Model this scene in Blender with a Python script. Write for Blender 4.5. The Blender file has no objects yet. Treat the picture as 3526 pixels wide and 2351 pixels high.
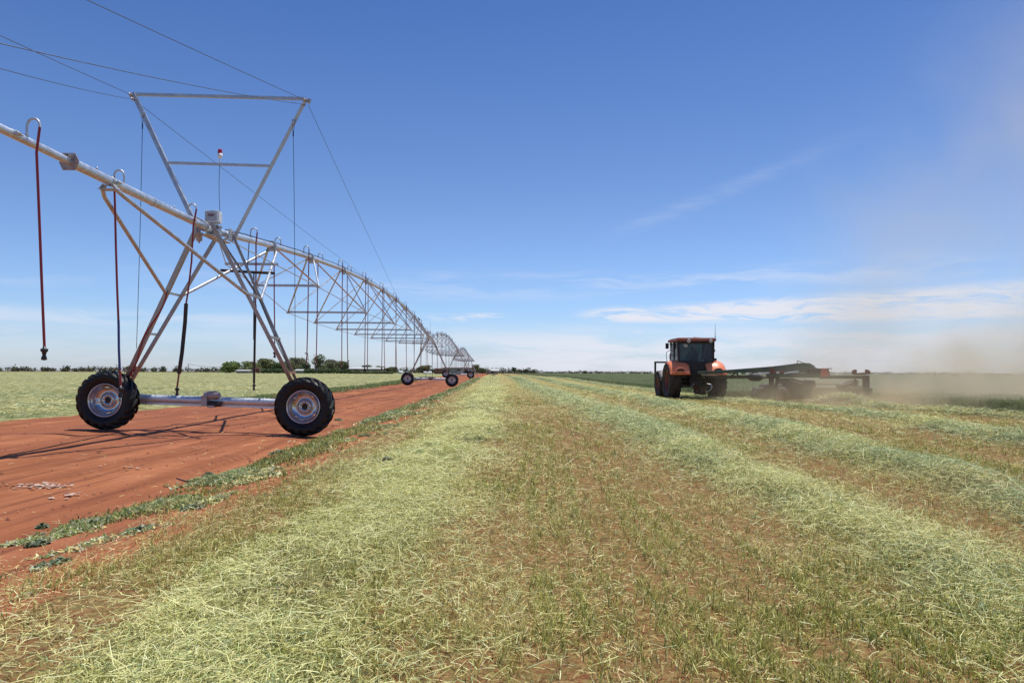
import bpy, math, random
import numpy as np
from mathutils import Vector, Matrix
random.seed(7); RNG = np.random.default_rng(11)
rad = math.radians
SC = bpy.context.scene
COL = SC.collection

# ---------------------------------------------------------------- camera
CAM_Z = 1.25
F_PX, CX, CY = 1699.0, 1176.0, 784.0            # measured on a 2352 x 1568 view of the photograph
PITCH = math.atan((855.3 - CY) / F_PX)
ROLL = 0.0042
cd = bpy.data.cameras.new('camera'); cam = bpy.data.objects.new('camera', cd); COL.objects.link(cam)
cd.sensor_width = 36.0; cd.lens = F_PX / 2352.0 * 36.0
cd.clip_start = 0.05; cd.clip_end = 12000
cam.matrix_world = Matrix.Translation((0, 0, CAM_Z)) @ Matrix.Rotation(math.pi/2 + PITCH, 4, 'X') @ Matrix.Rotation(ROLL, 4, 'Z')
SC.camera = cam

def at(px, py, Y):
    """point of the place at depth Y that the measured view shows at (px, py)"""
    d_ = cam.matrix_world.to_3x3() @ Vector(((px - CX) / F_PX, (CY - py) / F_PX, -1.0))
    return Vector((0, 0, CAM_Z)) + d_ * (Y / d_.y)

# ---------------------------------------------------------------- light
SUN_DIR = Vector((0.20, 0.23, 1.0)).normalized()
SUN_EL = math.asin(SUN_DIR.z); SUN_AZ = math.atan2(SUN_DIR.x, SUN_DIR.y)
sl = bpy.data.lights.new('sun', 'SUN'); so = bpy.data.objects.new('sun', sl); COL.objects.link(so)
sl.energy = 4.8; sl.angle = rad(0.5); sl.color = (1.0, 0.965, 0.90)
so.rotation_euler = (-SUN_DIR).to_track_quat('-Z', 'Y').to_euler()
so.location = (0, 0, 60)
SC.view_settings.view_transform = 'Standard'; SC.view_settings.look = 'None'
SC.view_settings.exposure = 0.0; SC.view_settings.gamma = 1.0; SC.view_settings.use_curve_mapping = False
SC.cycles.volume_step_rate = 2.0
SC.cycles.volume_max_steps = 96
SC.cycles.max_bounces = 6
SC.cycles.diffuse_bounces = 2
SC.cycles.transparent_max_bounces = 12
SC.cycles.use_denoising = True
SC.cycles.volume_bounces = 3

# ---------------------------------------------------------------- node helper
class N:
    def __init__(s, tree):
        s.t = tree; s.n = tree.nodes; s.l = tree.links
    def new(s, typ, **kw):
        nd = s.n.new(typ)
        for k, v in kw.items(): setattr(nd, k, v)
        return nd
    def put(s, sock, v):
        if v is None: return
        if isinstance(v, bpy.types.NodeSocket): s.l.new(v, sock)
        else:
            if hasattr(sock.default_value, '__len__') and len(sock.default_value) == 4 and len(v) == 3: v = (*v, 1)
            sock.default_value = v
    def math(s, op, a, b=None, c=None, clamp=False):
        nd = s.new('ShaderNodeMath', operation=op, use_clamp=clamp)
        s.put(nd.inputs[0], a); s.put(nd.inputs[1], b); s.put(nd.inputs[2], c)
        return nd.outputs[0]
    def vmath(s, op, a, b=None, scale=None):
        nd = s.new('ShaderNodeVectorMath', operation=op)
        s.put(nd.inputs[0], a); s.put(nd.inputs[1], b)
        if scale is not None: s.put(nd.inputs['Scale'], scale)
        return nd.outputs[1] if op in ('LENGTH', 'DOT_PRODUCT', 'DISTANCE') else nd.outputs[0]
    def noise(s, vec, scale, detail=4, rough=0.55, dist=0.0, out=0):
        nd = s.new('ShaderNodeTexNoise')
        s.put(nd.inputs['Vector'], vec); s.put(nd.inputs['Scale'], scale)
        nd.inputs['Detail'].default_value = detail; nd.inputs['Roughness'].default_value = rough
        nd.inputs['Distortion'].default_value = dist
        return nd.outputs[out]
    def ramp(s, fac, stops, interp='LINEAR'):
        nd = s.new('ShaderNodeValToRGB'); cr = nd.color_ramp; cr.interpolation = interp
        while len(cr.elements) < len(stops): cr.elements.new(0.5)
        for e, (p, c) in zip(cr.elements, stops):
            e.position = p; e.color = (*c, 1) if hasattr(c, '__len__') and len(c) == 3 else ((c, c, c, 1) if not hasattr(c, '__len__') else c)
        s.put(nd.inputs[0], fac); return nd.outputs[0]
    def mrange(s, v, a, b, c=0.0, d=1.0, smooth=True):
        nd = s.new('ShaderNodeMapRange'); nd.interpolation_type = 'SMOOTHSTEP' if smooth else 'LINEAR'
        for i, x in enumerate((v, a, b, c, d)): s.put(nd.inputs[i], x)
        return nd.outputs[0]
    def mix(s, f, a, b, mode='MIX'):
        nd = s.new('ShaderNodeMix', data_type='RGBA', blend_type=mode)
        s.put(nd.inputs[0], f); s.put(nd.inputs[6], a); s.put(nd.inputs[7], b)
        return nd.outputs[2]
    def mapping(s, vec, scale=(1, 1, 1), loc=(0, 0, 0), rot=(0, 0, 0)):
        nd = s.new('ShaderNodeMapping'); s.put(nd.inputs['Vector'], vec)
        nd.inputs['Scale'].default_value = scale; nd.inputs['Location'].default_value = loc; nd.inputs['Rotation'].default_value = rot
        return nd.outputs[0]
    def coord(s, which='Object'):
        return s.new('ShaderNodeTexCoord').outputs[which]
    def pos(s): return s.new('ShaderNodeNewGeometry').outputs['Position']
    def attr(s, name, out='Color'):
        return s.new('ShaderNodeAttribute', attribute_name=name).outputs[out]
    def bump(s, h, strength=0.3, dist=0.02):
        nd = s.new('ShaderNodeBump'); nd.inputs['Strength'].default_value = strength; nd.inputs['Distance'].default_value = dist
        s.put(nd.inputs['Height'], h); return nd.outputs[0]

def new_mat(name):
    m = bpy.data.materials.new(name); m.use_nodes = True
    n = N(m.node_tree); b = n.n['Principled BSDF']
    return m, n, b

def simple(name, col, rough=0.6, metal=0.0, var=0.12, scale=6.0, spec=0.5, dirt=None, dirt_amt=0.35, coat=0.0):
    """painted / plain surface: colour with blotchy variation and optional dusty dirt gathered by noise"""
    m, n, b = new_mat(name)
    p = n.coord()
    f = n.noise(p, scale, 5)
    c = n.mix(f, tuple(x * (1 - var) for x in col), tuple(min(1, x * (1 + var)) for x in col))
    if dirt:
        d = n.mrange(n.noise(p, scale * 0.45, 6, 0.65), 0.42, 0.68)
        c = n.mix(n.math('MULTIPLY', d, dirt_amt), c, dirt)
        r = n.mrange(d, 0, 1, rough, min(1, rough + 0.25)); n.put(b.inputs['Roughness'], r)
    else:
        n.put(b.inputs['Roughness'], n.mrange(f, 0.2, 0.8, rough * 0.85, min(1, rough * 1.12)))
    n.put(b.inputs['Base Color'], c); b.inputs['Metallic'].default_value = metal
    b.inputs['Specular IOR Level'].default_value = spec
    if coat: b.inputs['Coat Weight'].default_value = coat
    return m

# ---------------------------------------------------------------- sky
W = bpy.data.worlds.new('World'); SC.world = W; W.use_nodes = True
n = N(W.node_tree); bg = n.n['Background']
sky = n.new('ShaderNodeTexSky', sky_type='NISHITA'); sky.sun_disc = False
sky.sun_elevation = SUN_EL; sky.sun_rotation = SUN_AZ
sky.altitude = 300; sky.air_density = 1.0; sky.dust_density = 0.6; sky.ozone_density = 2.2
d = n.vmath('NORMALIZE', n.coord('Generated'))
sep = n.new('ShaderNodeSeparateXYZ'); n.put(sep.inputs[0], d)
az = n.math('MULTIPLY', n.math('ARCTAN2', sep.outputs[0], sep.outputs[1]), 57.2958)      # degrees, 0 = down the field
el = n.math('MULTIPLY', n.math('ARCSINE', sep.outputs[2]), 57.2958)
def cmb(x, y, z=0.0):
    c = n.new('ShaderNodeCombineXYZ'); n.put(c.inputs[0], x); n.put(c.inputs[1], y); n.put(c.inputs[2], z); return c.outputs[0]
ae = cmb(az, el)
warp = n.noise(n.mapping(ae, (0.12, 0.35, 1)), 1.0, 4)
elw = n.math('ADD', el, n.math('MULTIPLY', n.math('SUBTRACT', warp, 0.5), 2.2))
ax = cmb(az, elw)
n1 = n.noise(n.mapping(ax, (0.09, 0.75, 1), (3.1, 0.4, 0)), 1.0, 8, 0.6, 0.3)
n2 = n.noise(n.mapping(ax, (0.20, 1.9, 1), (1.1, 5.4, 0)), 1.0, 9, 0.66, 0.8)
def band(c0, slope, half):                       # soft band whose centre elevation runs c0 + slope * az
    ctr = n.math('MULTIPLY_ADD', az, slope, c0)
    dd = n.math('ABSOLUTE', n.math('SUBTRACT', el, ctr))
    return n.mrange(dd, 0.0, half, 1.0, 0.0)
# the bright streak low on the right
b1 = n.math('MULTIPLY', band(4.35, 0.012, n.mrange(az, 4.0, 32.0, 0.75, 1.9, False)), n.mrange(az, 3.5, 9.0))
c1 = n.math('MULTIPLY', n.mrange(b1, 0.0, 0.75), n.mrange(n2, 0.34, 0.58), clamp=True)
# thin short wisps left of it
b2 = n.math('MULTIPLY', band(4.35, 0.03, 0.5), n.math('MULTIPLY', n.mrange(az, -9.0, -5.0), n.mrange(az, 1.0, -1.5)))
c2 = n.math('MULTIPLY', b2, n.mrange(n2, 0.42, 0.66))
# broad milky veil near the horizon
b3 = n.math('MULTIPLY', n.mrange(el, 4.2, 2.2), n.mrange(az, -16.0, 8.0, 0.30, 1.0))
c3 = n.math('MULTIPLY', b3, n.mrange(n1, 0.30, 0.58))
# high faint veils
b4 = n.math('MULTIPLY', band(6.7, 0.02, 1.6), n.mrange(az, -26.0, -6.0, 0.5, 1.0))
c4 = n.math('MULTIPLY', b4, n.math('MULTIPLY', n.mrange(n1, 0.42, 0.72), 0.42))
b5 = n.math('MULTIPLY', band(8.1, 0.33, 1.0), n.math('MULTIPLY', n.mrange(az, 5.0, 13.0), n.mrange(az, 28.0, 17.0)))
c5 = n.math('MULTIPLY', b5, n.math('MULTIPLY', n.mrange(n2, 0.25, 0.80), 0.19))
b6 = n.math('MULTIPLY', band(3.6, 0.0, 1.0), n.mrange(az, -12.0, -24.0, 0.0, 1.0))
c6 = n.math('MULTIPLY', b6, n.math('MULTIPLY', n.mrange(n1, 0.36, 0.62), 0.5))
cl = n.math('MAXIMUM', n.math('MULTIPLY', c1, 1.0), n.math('MULTIPLY', c3, 0.85))
for c in (n.math('MULTIPLY', c2, 0.8), c4, c5, c6): cl = n.math('MAXIMUM', cl, c)
cl = n.math('MULTIPLY', cl, n.mrange(el, -0.5, 0.3), clamp=True)
TINT = n.ramp(n.math('DIVIDE', el, 60.0, clamp=True), [(0.0, (.68, .80, 1.12)), (0.06, (.65, .78, 1.06)), (0.21, (.545, .655, .87)), (0.45, (.335, .50, .78)), (1.0, (.30, .46, .72))])
SKY_TINT = n.mix(1.0, n.mix(1.0, sky.outputs[0], (1.42, 1.42, 1.42), 'MULTIPLY'), TINT, 'MULTIPLY')
cc = n.mix(cl, SKY_TINT, (7.9, 8.15, 9.1))
n.put(bg.inputs['Color'], cc); bg.inputs['Strength'].default_value = 0.10

# ---------------------------------------------------------------- object helpers
def tag(o, label=None, cat=None, group=None, kind=None):
    if label: o['label'] = label
    if cat: o['category'] = cat
    if group: o['group'] = group
    if kind: o['kind'] = kind
    return o
def empty(name, loc, rz=0.0):
    o = bpy.data.objects.new(name, None); COL.objects.link(o)
    o.location = loc; o.rotation_euler = (0, 0, rz); o.empty_display_size = 0.3
    return o
def world_of(o):
    m = Matrix.Identity(4)
    while o is not None:
        m = o.matrix_basis @ m; o = o.parent
    return m

import bmesh
def fix_mesh(me, sm):
    if len(me.polygons) == len(sm): me.polygons.foreach_set('use_smooth', sm)
    bm = bmesh.new(); bm.from_mesh(me); bmesh.ops.recalc_face_normals(bm, faces=bm.faces); bm.to_mesh(me); bm.free()

class MB:
    """collects shapes as verts + faces and links them as ONE mesh object"""
    def __init__(s): s.v = []; s.f = []; s.sm = []
    def add(s, vs, fs, smooth=False):
        b = len(s.v); s.v += [tuple(x) for x in vs]
        for f in fs: s.f.append(tuple(b + i for i in f)); s.sm.append(smooth)
        return s
    def box(s, c, size, R=None):
        c = Vector(c); hx, hy, hz = (x / 2 for x in size)
        vs = [Vector((x * hx, y * hy, z * hz)) for x in (-1, 1) for y in (-1, 1) for z in (-1, 1)]
        if R is not None: vs = [R @ v for v in vs]
        return s.add([c + v for v in vs], [(0, 1, 3, 2), (4, 6, 7, 5), (0, 4, 5, 1), (2, 3, 7, 6), (0, 2, 6, 4), (1, 5, 7, 3)])
    def bar(s, p0, p1, w, h, up=(0, 0, 1)):
        """box running p0 -> p1, w across, h along up"""
        p0 = Vector(p0); p1 = Vector(p1); d = p1 - p0; L = d.length; d.normalize()
        x = d.cross(Vector(up))
        if x.length < 1e-4: x = d.cross(Vector((0, 1, 0)))
        x.normalize(); z = x.cross(d)
        R = Matrix((x, d, z)).transposed()
        return s.box((p0 + p1) / 2, (w, L, h), R)
    def angle(s, p0, p1, w, t, up=(0, 0, 1), flip=1):
        """L-section from p0 to p1: one flange across, one along up"""
        p0 = Vector(p0); p1 = Vector(p1); d = (p1 - p0).normalized()
        x = d.cross(Vector(up)).normalized(); z = x.cross(d)
        s.bar(p0, p1, w, t, up)
        o = x * (flip * (w / 2 - t / 2)) + z * (w / 2 + t / 2)
        s.bar(p0 + o, p1 + o, t, w, up)
        return s
    def tube(s, pts, r, seg=8, caps=True, closed=False):
        pts = [Vector(p) for p in pts]; rs = r if hasattr(r, '__len__') else [r] * len(pts)
        vs = []; prev = None
        for i, p in enumerate(pts):
            a = pts[max(0, i - 1)]; b = pts[min(len(pts) - 1, i + 1)]
            d = (b - a).normalized()
            if prev is None:
                x = d.cross(Vector((0, 0, 1)))
                if x.length < 1e-3: x = d.cross(Vector((0, 1, 0)))
            else: x = prev - d * prev.dot(d)
            x.normalize(); prev = x; z = d.cross(x)
            for k in range(seg):
                t = 2 * math.pi * k / seg
                vs.append(p + (x * math.cos(t) + z * math.sin(t)) * rs[i])
        fs = []
        for i in range(len(pts) - 1):
            for k in range(seg):
                k2 = (k + 1) % seg
                fs.append((i * seg + k, i * seg + k2, (i + 1) * seg + k2, (i + 1) * seg + k))
        s.add(vs, fs, True)
        if caps:
            s.add(vs[:seg], [tuple(range(seg))[::-1]]); s.add(vs[-seg:], [tuple(range(seg))])
        return s
    def lathe(s, c, axis, prof, seg=32, smooth=True, closed=False):
        """prof = [(offset along axis, radius)]"""
        c = Vector(c); a = Vector(axis).normalized()
        x = a.cross(Vector((0, 0, 1)))
        if x.length < 1e-3: x = a.cross(Vector((0, 1, 0)))
        x.normalize(); y = a.cross(x); vs = []
        for (o, r) in prof:
            for k in range(seg):
                t = 2 * math.pi * k / seg
                vs.append(c + a * o + (x * math.cos(t) + y * math.sin(t)) * r)
        fs = []; m = len(prof)
        for i in range(m if closed else m - 1):
            j = (i + 1) % m
            for k in range(seg):
                k2 = (k + 1) % seg
                fs.append((i * seg + k, j * seg + k, j * seg + k2, i * seg + k2))
        return s.add(vs, fs, smooth)
    def prism(s, poly, p0, ex, ey, ez, t):
        """2D outline (a, b) laid at p0 + a*ex + b*ey, thickness t along ez"""
        p0, ex, ey, ez = Vector(p0), Vector(ex), Vector(ey), Vector(ez)
        k = len(poly)
        lo = [p0 + ex * a + ey * b - ez * (t / 2) for a, b in poly]; hi = [q + ez * t for q in lo]
        fs = [tuple(range(k))[::-1], tuple(range(k, 2 * k))] + [(i, (i + 1) % k, k + (i + 1) % k, k + i) for i in range(k)]
        return s.add(lo + hi, fs)
    def build(s, name, m, parent=None, bevel=0.0, label=None, origin=None):
        me = bpy.data.meshes.new(name)
        if parent is not None:
            inv = world_of(parent).inverted()
            vs = [inv @ Vector(v) for v in s.v]
        else: vs = [Vector(v) for v in s.v]
        o = bpy.data.objects.new(name, me)
        if origin is not None:
            oo = Vector(origin) if parent is None else inv @ Vector(origin)
            vs = [v - oo for v in vs]; o.location = oo
        me.from_pydata(vs, [], s.f); fix_mesh(me, s.sm)
        me.materials.append(m); COL.objects.link(o)
        if parent is not None: o.parent = parent
        if bevel:
            b = o.modifiers.new('bevel', 'BEVEL'); b.width = bevel; b.segments = 2; b.limit_method = 'ANGLE'; b.angle_limit = rad(40)
        if label: o['label'] = label
        return o

def copy_tree(o, parent=None):
    c = o.copy(); COL.objects.link(c); c.parent = parent
    for ch in list(o.children): copy_tree(ch, c)
    return c

def np_mesh(name, V, quads, color=None, mat=None, smooth=False):
    """V (n,3) and quads (m,4) as one mesh; color (n,3) becomes the point attribute 'Col'"""
    me = bpy.data.meshes.new(name)
    V = np.ascontiguousarray(V, np.float32); quads = np.ascontiguousarray(quads, np.int32)
    me.vertices.add(len(V)); me.vertices.foreach_set('co', V.ravel())
    k = quads.shape[1]
    me.loops.add(quads.size); me.loops.foreach_set('vertex_index', quads.ravel())
    me.polygons.add(len(quads)); me.polygons.foreach_set('loop_start', np.arange(0, quads.size, k, dtype=np.int32))
    me.polygons.foreach_set('loop_total', np.full(len(quads), k, np.int32))
    me.polygons.foreach_set('use_smooth', np.full(len(quads), smooth))
    me.update(calc_edges=True)
    if color is not None:
        a = me.color_attributes.new('Col', 'FLOAT_COLOR', 'POINT')
        cc = np.ones((len(V), 4), np.float32); cc[:, :color.shape[1]] = color
        a.data.foreach_set('color', cc.ravel())
    if mat: me.materials.append(mat)
    o = bpy.data.objects.new(name, me); COL.objects.link(o)
    return o

# ---------------------------------------------------------------- the lie of the land
def sstep(x, a, b):
    t = np.clip((x - a) / (b - a), 0, 1); return t * t * (3 - 2 * t)
_G = np.random.default_rng(3).random((256, 256))
def vnoise(x, y):
    xi = np.floor(x).astype(int); yi = np.floor(y).astype(int); fx = x - xi; fy = y - yi
    fx = fx * fx * (3 - 2 * fx); fy = fy * fy * (3 - 2 * fy)
    g = lambda a, b: _G[a % 256, b % 256]
    return (g(xi, yi) * (1 - fx) + g(xi + 1, yi) * fx) * (1 - fy) + (g(xi, yi + 1) * (1 - fx) + g(xi + 1, yi + 1) * fx) * fy
def fbm(x, y, o=4):
    s = 0; a = 0.5
    for i in range(o): s = s + a * vnoise(x * 2 ** i + 17 * i, y * 2 ** i + 31 * i); a *= 0.5
    return s / (1 - 0.5 ** o)

# windrows: centre line, half width, height along the field
ROWS = {
 'A': dict(y=[-20, 0, 7, 15, 40, 120, 400], x=[-1.2, -1.2, -1.25, -0.95, -1.25, -3.2, -9.6], w=[.56, .56, .56, .62, .62, .7, .7], h=[.07, .07, .07, .09, .10, .10, .10]),
 'B': dict(y=[-20, 0, 6, 10, 16, 22, 38, 120, 400], x=[2.55, 2.65, 2.75, 2.85, 3.0, 2.95, 2.5, 0.8, -5.6], w=[.62, .62, .55, .55, .66, .78, .85, .85, .85], h=[.06, .06, .08, .14, .16, .14, .12, .12, .12]),
 'C': dict(y=[-20, 0, 7, 10, 15, 24, 38, 120, 400], x=[4.4, 4.55, 4.75, 5.1, 5.6, 5.85, 6.2, 4.4, -2], w=[.62, .62, .58, .62, .70, .78, .8, .8, .8], h=[.12, .12, .15, .18, .18, .15, .13, .13, .13]),
 'D': dict(y=[-20, 8, 14, 21, 25, 30, 38, 55, 120, 400], x=[8.2, 8.6, 9.2, 10.5, 10.7, 10.1, 9.4, 9.7, 8.2, 1.8], w=[.6, .6, .62, .62, .60, .55, .55, .6, .7, .7], h=[.20, .20, .18, .15, .13, .11, .09, .09, .09, .09]),
 'E': dict(y=[-20, 18, 22, 27, 30, 31], x=[14.6, 14.3, 13.9, 13.5, 13.3, 13.3], w=[.55, .55, .6, .6, .6, .5], h=[.20, .20, .19, .18, .18, .15]),
}
def row_par(k, Y):
    r = ROWS[k]; return np.interp(Y, r['y'], r['x']), np.interp(Y, r['y'], r['w']), np.interp(Y, r['y'], r['h'])
def row_mask(k, X, Y):
    x, w, h = row_par(k, Y)
    wob = (fbm(Y * 0.55 + 9 * ord(k), X * 0 + 3.3, 3) - 0.5) * 0.7
    t = np.abs(X - x - wob) / w
    m = np.exp(-(t ** 2) * 1.1)
    if k == 'E': m = m * sstep(-Y, -31.4, -30.2)
    return m
def rows_height(X, Y):
    z = np.zeros_like(X)
    for k in ROWS:
        x, w, h = row_par(k, Y)
        z = z + row_mask(k, X, Y) * h * (0.55 + 0.9 * fbm(X * 1.7 + 5, Y * 1.7, 3))
    return z
def gbase(X, Y):
    """bare soil height"""
    X = np.asarray(X, float); Y = np.asarray(Y, float)
    u = X + 0.023 * Y
    z = 0.36 * sstep(Y, 62, 128) + 0.10 * sstep(Y, 128, 200)
    lin = -0.13 * np.clip((u + 8.3) / 4.23, 0, 1)
    back = 1 - sstep(u, -3.9, -2.3)
    z = z + lin * back
    near = np.clip(1 - Y / 400.0, 0.0, 1)
    z = z + near * (0.05 * (fbm(X * 0.35, Y * 0.22, 3) - 0.5) + 0.018 * (fbm(X * 2.1, Y * 1.6, 3) - 0.5))
    road = (u > -11.8) & (u < -3.6)
    rut = np.zeros_like(z)
    for c, w, dz in ((-8.2, .30, -.035), (-4.0, .24, -.03), (-6.15, .28, -.02), (-9.9, .3, -.02), (-5.0, .2, -.015)):
        rut = rut + dz * np.exp(-((u - c + 0.12 * np.sin(Y * 0.13 + c)) / w) ** 2)
    z = z + np.where(road, rut, 0) * near
    return z
def crop_mask(X, Y):
    """1 where the green crop still stands"""
    e1 = 11.0 - 0.023 * np.maximum(Y - 40, 0) + 0.35 * (fbm(Y * 0.8, X * 0 + 1.2, 3) - 0.5)
    e2 = 16.1 + 0.5 * (fbm(Y * 0.8, X * 0 + 7.2, 3) - 0.5)
    lim = np.where(Y > 37.5, e1, e2)
    return (X > lim).astype(float) * (Y < 420)
def left_mask(X, Y):
    """1 on the mown field beyond the track"""
    u = X + 0.023 * Y
    e = -11.75 + 0.5 * (fbm(Y * 0.35, X * 0, 3) - 0.5) + np.interp(Y, [0, 18, 27, 45, 60, 80], [0, -.3, .95, .2, -.2, .9])
    return (u < e).astype(float)
def g(X, Y):
    return gbase(X, Y) + rows_height(np.asarray(X, float), np.asarray(Y, float))
def gz(x, y): return float(gbase(np.array([x]), np.array([y]))[0])
# ---------------------------------------------------------------- ground sheet
def spaced(lo, hi, n0, d0, gr):
    v = [0.0]; d = d0
    while v[-1] < hi: v.append(v[-1] + d); d = d0 if v[-1] < n0 else d * gr
    w = [0.0]; d = d0
    while w[-1] > lo: w.append(w[-1] - d); d = d0 if w[-1] > -n0 else d * gr
    return np.array(sorted(set(w + v)))
gx = spaced(-3500, 3500, 14, 0.13, 1.045)
gy = np.concatenate([np.arange(-14, 1.5, 0.5), np.arange(1.5, 12, 0.10), np.arange(12, 40, 0.22)])
yy = 40.0; d = 0.24; ys = []
while yy < 4500: ys.append(yy); d *= 1.035; yy += d
gy = np.concatenate([gy, ys])
GX, GY = np.meshgrid(gx, gy)
CM = crop_mask(GX, GY); LM = left_mask(GX, GY)
RH = rows_height(GX, GY)
# rows only on the mown right-hand field
GZ = gbase(GX, GY) + RH * 0.6 + LM * 0.03 * fbm(GX * 0.6, GY * 0.6, 3)
U = GX + 0.023 * GY
ROAD = ((1 - LM) * (1 - sstep(U, -2.9, -1.9)))
HAY = np.zeros_like(GX)
for k in ROWS: HAY = np.maximum(HAY, row_mask(k, GX, GY))
COLR = np.stack([ROAD, np.clip(HAY, 0, 1), CM + 2 * 0, LM], -1).reshape(-1, 4)
ny, nx = GX.shape
idx = np.arange(ny * nx).reshape(ny, nx)
Q = np.stack([idx[:-1, :-1], idx[:-1, 1:], idx[1:, 1:], idx[1:, :-1]], -1).reshape(-1, 4)
mat_ground, n, b = new_mat('field_ground')
P = n.pos()
a4 = n.new('ShaderNodeAttribute', attribute_name='Col')
sp = n.new('ShaderNodeSeparateColor'); n.put(sp.inputs[0], a4.outputs['Color'])
mR, mH, mC, mL = sp.outputs[0], sp.outputs[1], sp.outputs[2], a4.outputs['Alpha']
big = n.noise(P, 0.16, 5, 0.6); mid = n.noise(P, 1.1, 6, 0.62); fine = n.noise(P, 9.0, 7, 0.7); vf = n.noise(P, 46.0, 5, 0.7)
streak = n.noise(n.mapping(P, (1.7, 0.10, 1), rot=(0, 0, -0.023)), 1.0, 6, 0.65)
streak2 = n.noise(n.mapping(P, (5.5, 0.22, 1), (4, 1, 0), rot=(0, 0, -0.023)), 1.0, 5, 0.6)
# red earth of the track
road = n.mix(n.mrange(streak, 0.32, 0.68), (0.235, 0.078, 0.031), (0.405, 0.150, 0.064))
road = n.mix(n.mrange(big, 0.40, 0.66), road, (0.270, 0.090, 0.044))
road = n.mix(n.math('MULTIPLY', n.mrange(mid, 0.50, 0.74), 0.55), road, (0.48, 0.200, 0.098))
road = n.mix(n.math('MULTIPLY', n.mrange(fine, 0.55, 0.75), 0.40), road, (0.15, 0.048, 0.023))
road = n.mix(n.math('MULTIPLY', n.mrange(vf, 0.60, 0.78), 0.35), road, (0.50, 0.23, 0.13))
road = n.mix(n.math('MULTIPLY', n.mrange(streak2, 0.55, 0.63), 0.60), road, (0.17, 0.055, 0.027))
# tyre marks with a lugged print
ps = n.new('ShaderNodeSeparateXYZ'); n.put(ps.inputs[0], P)
ux = n.math('ADD', n.math('MULTIPLY_ADD', ps.outputs[1], 0.023, ps.outputs[0]), n.math('MULTIPLY', n.math('SINE', n.math('MULTIPLY', ps.outputs[1], 0.21)), 0.10))
marks = None
for c_, w_, ph in ((-5.35, .15, 0), (-6.75, .15, 1.3), (-9.2, .17, .6), (-8.05, .20, 2.0), (-4.15, .20, 2.6)):
    dd_ = n.math('ABSOLUTE', n.math('SUBTRACT', ux, c_))
    lug = n.mrange(n.math('SINE', n.math('ADD', n.math('MULTIPLY', ps.outputs[1], 26.0), n.math('MULTIPLY', dd_, 34.0))), -.2, .5)
    mk = n.math('MULTIPLY', n.mrange(dd_, w_, w_ * .85), n.math('MULTIPLY_ADD', lug, .6, .4))
    marks = mk if marks is None else n.math('MAXIMUM', marks, mk)
marks = n.math('MULTIPLY', marks, n.mrange(n.noise(P, .55, 4, .6), .42, .60))
road = n.mix(n.math('MULTIPLY', marks, 0.45), road, (0.155, 0.050, 0.024))
# stubble ground: red earth, straw litter and green shoots
litter = n.noise(n.mapping(P, (1, 1, 1)), 22.0, 7, 0.75, 0.8)
st = n.mix(n.mrange(litter, 0.40, 0.60), (0.185, 0.066, 0.028), (0.31, 0.21, 0.080))
st = n.mix(n.math('MULTIPLY', n.mrange(fine, 0.40, 0.66), 0.70), st, (0.105, 0.095, 0.030))
farf = n.mrange(n.vmath('LENGTH', P), 12.0, 60.0, 0.0, 1.0)
st = n.mix(n.math('MULTIPLY', farf, 0.75), st, n.mix(mid, (0.30, 0.245, 0.085), (0.46, 0.40, 0.15)))
st = n.mix(n.math('MULTIPLY', n.mrange(streak, 0.54, 0.68), 0.45), st, (0.22, 0.080, 0.036))
# ground under cut hay, darkened to paint in shade between the strands
hy = n.mix(n.mrange(mid, 0.35, 0.65), (0.085, 0.080, 0.030), (0.20, 0.175, 0.070))
hy = n.mix(n.mrange(fine, 0.45, 0.68), hy, (0.07, 0.075, 0.03))
# mown field on the left
lf = n.mix(n.mrange(mid, 0.34, 0.66), (0.20, 0.205, 0.080), (0.44, 0.41, 0.185))
lf = n.mix(n.math('MULTIPLY', n.mrange(big, 0.50, 0.62), 0.30), lf, (0.14, 0.17, 0.07))
lf = n.mix(n.math('MULTIPLY', n.mrange(fine, 0.50, 0.70), 0.7), lf, (0.10, 0.105, 0.045))
# dark green standing crop soil and far plain
cr = n.mix(n.mrange(mid, 0.3, 0.7), (0.050, 0.075, 0.030), (0.085, 0.115, 0.045))
c = n.mix(n.mrange(n.math('ADD', mH, n.math('MULTIPLY', n.math('SUBTRACT', mid, 0.5), 0.9)), 0.25, 0.75), st, hy)
c = n.mix(n.mrange(n.math('ADD', mR, n.math('MULTIPLY', n.math('SUBTRACT', mid, 0.5), 0.9)), 0.40, 0.62), c, road)
c = n.mix(n.mrange(n.math('ADD', mL, n.math('MULTIPLY', n.math('SUBTRACT', mid, 0.5), 0.7)), 0.42, 0.58), c, lf)
c = n.mix(mC, c, cr)
sy = n.new('ShaderNodeSeparateXYZ'); n.put(sy.inputs[0], P)
far = n.mrange(n.vmath('LENGTH', P), 420.0, 640.0)
c = n.mix(far, c, n.mix(big, (0.10, 0.10, 0.045), (0.16, 0.12, 0.055)))
n.put(b.inputs['Base Color'], c); b.inputs['Roughness'].default_value = 0.95; b.inputs['Specular IOR Level'].default_value = 0.15
hgt = n.math('ADD', n.math('MULTIPLY', fine, 0.6), n.math('SUBTRACT', n.math('ADD', n.math('MULTIPLY', vf, 0.25), n.math('MULTIPLY', mid, 1.2)), n.math('MULTIPLY', n.math('MULTIPLY', marks, mR), .35)))
n.put(b.inputs['Normal'], n.bump(hgt, 0.55, 0.045))
ground = np_mesh('ground', np.stack([GX, GY, GZ], -1).reshape(-1, 3), Q, COLR, mat_ground, True)
tag(ground, 'flat farm ground with a red earth wheel track between mown fields', kind='structure')

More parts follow.
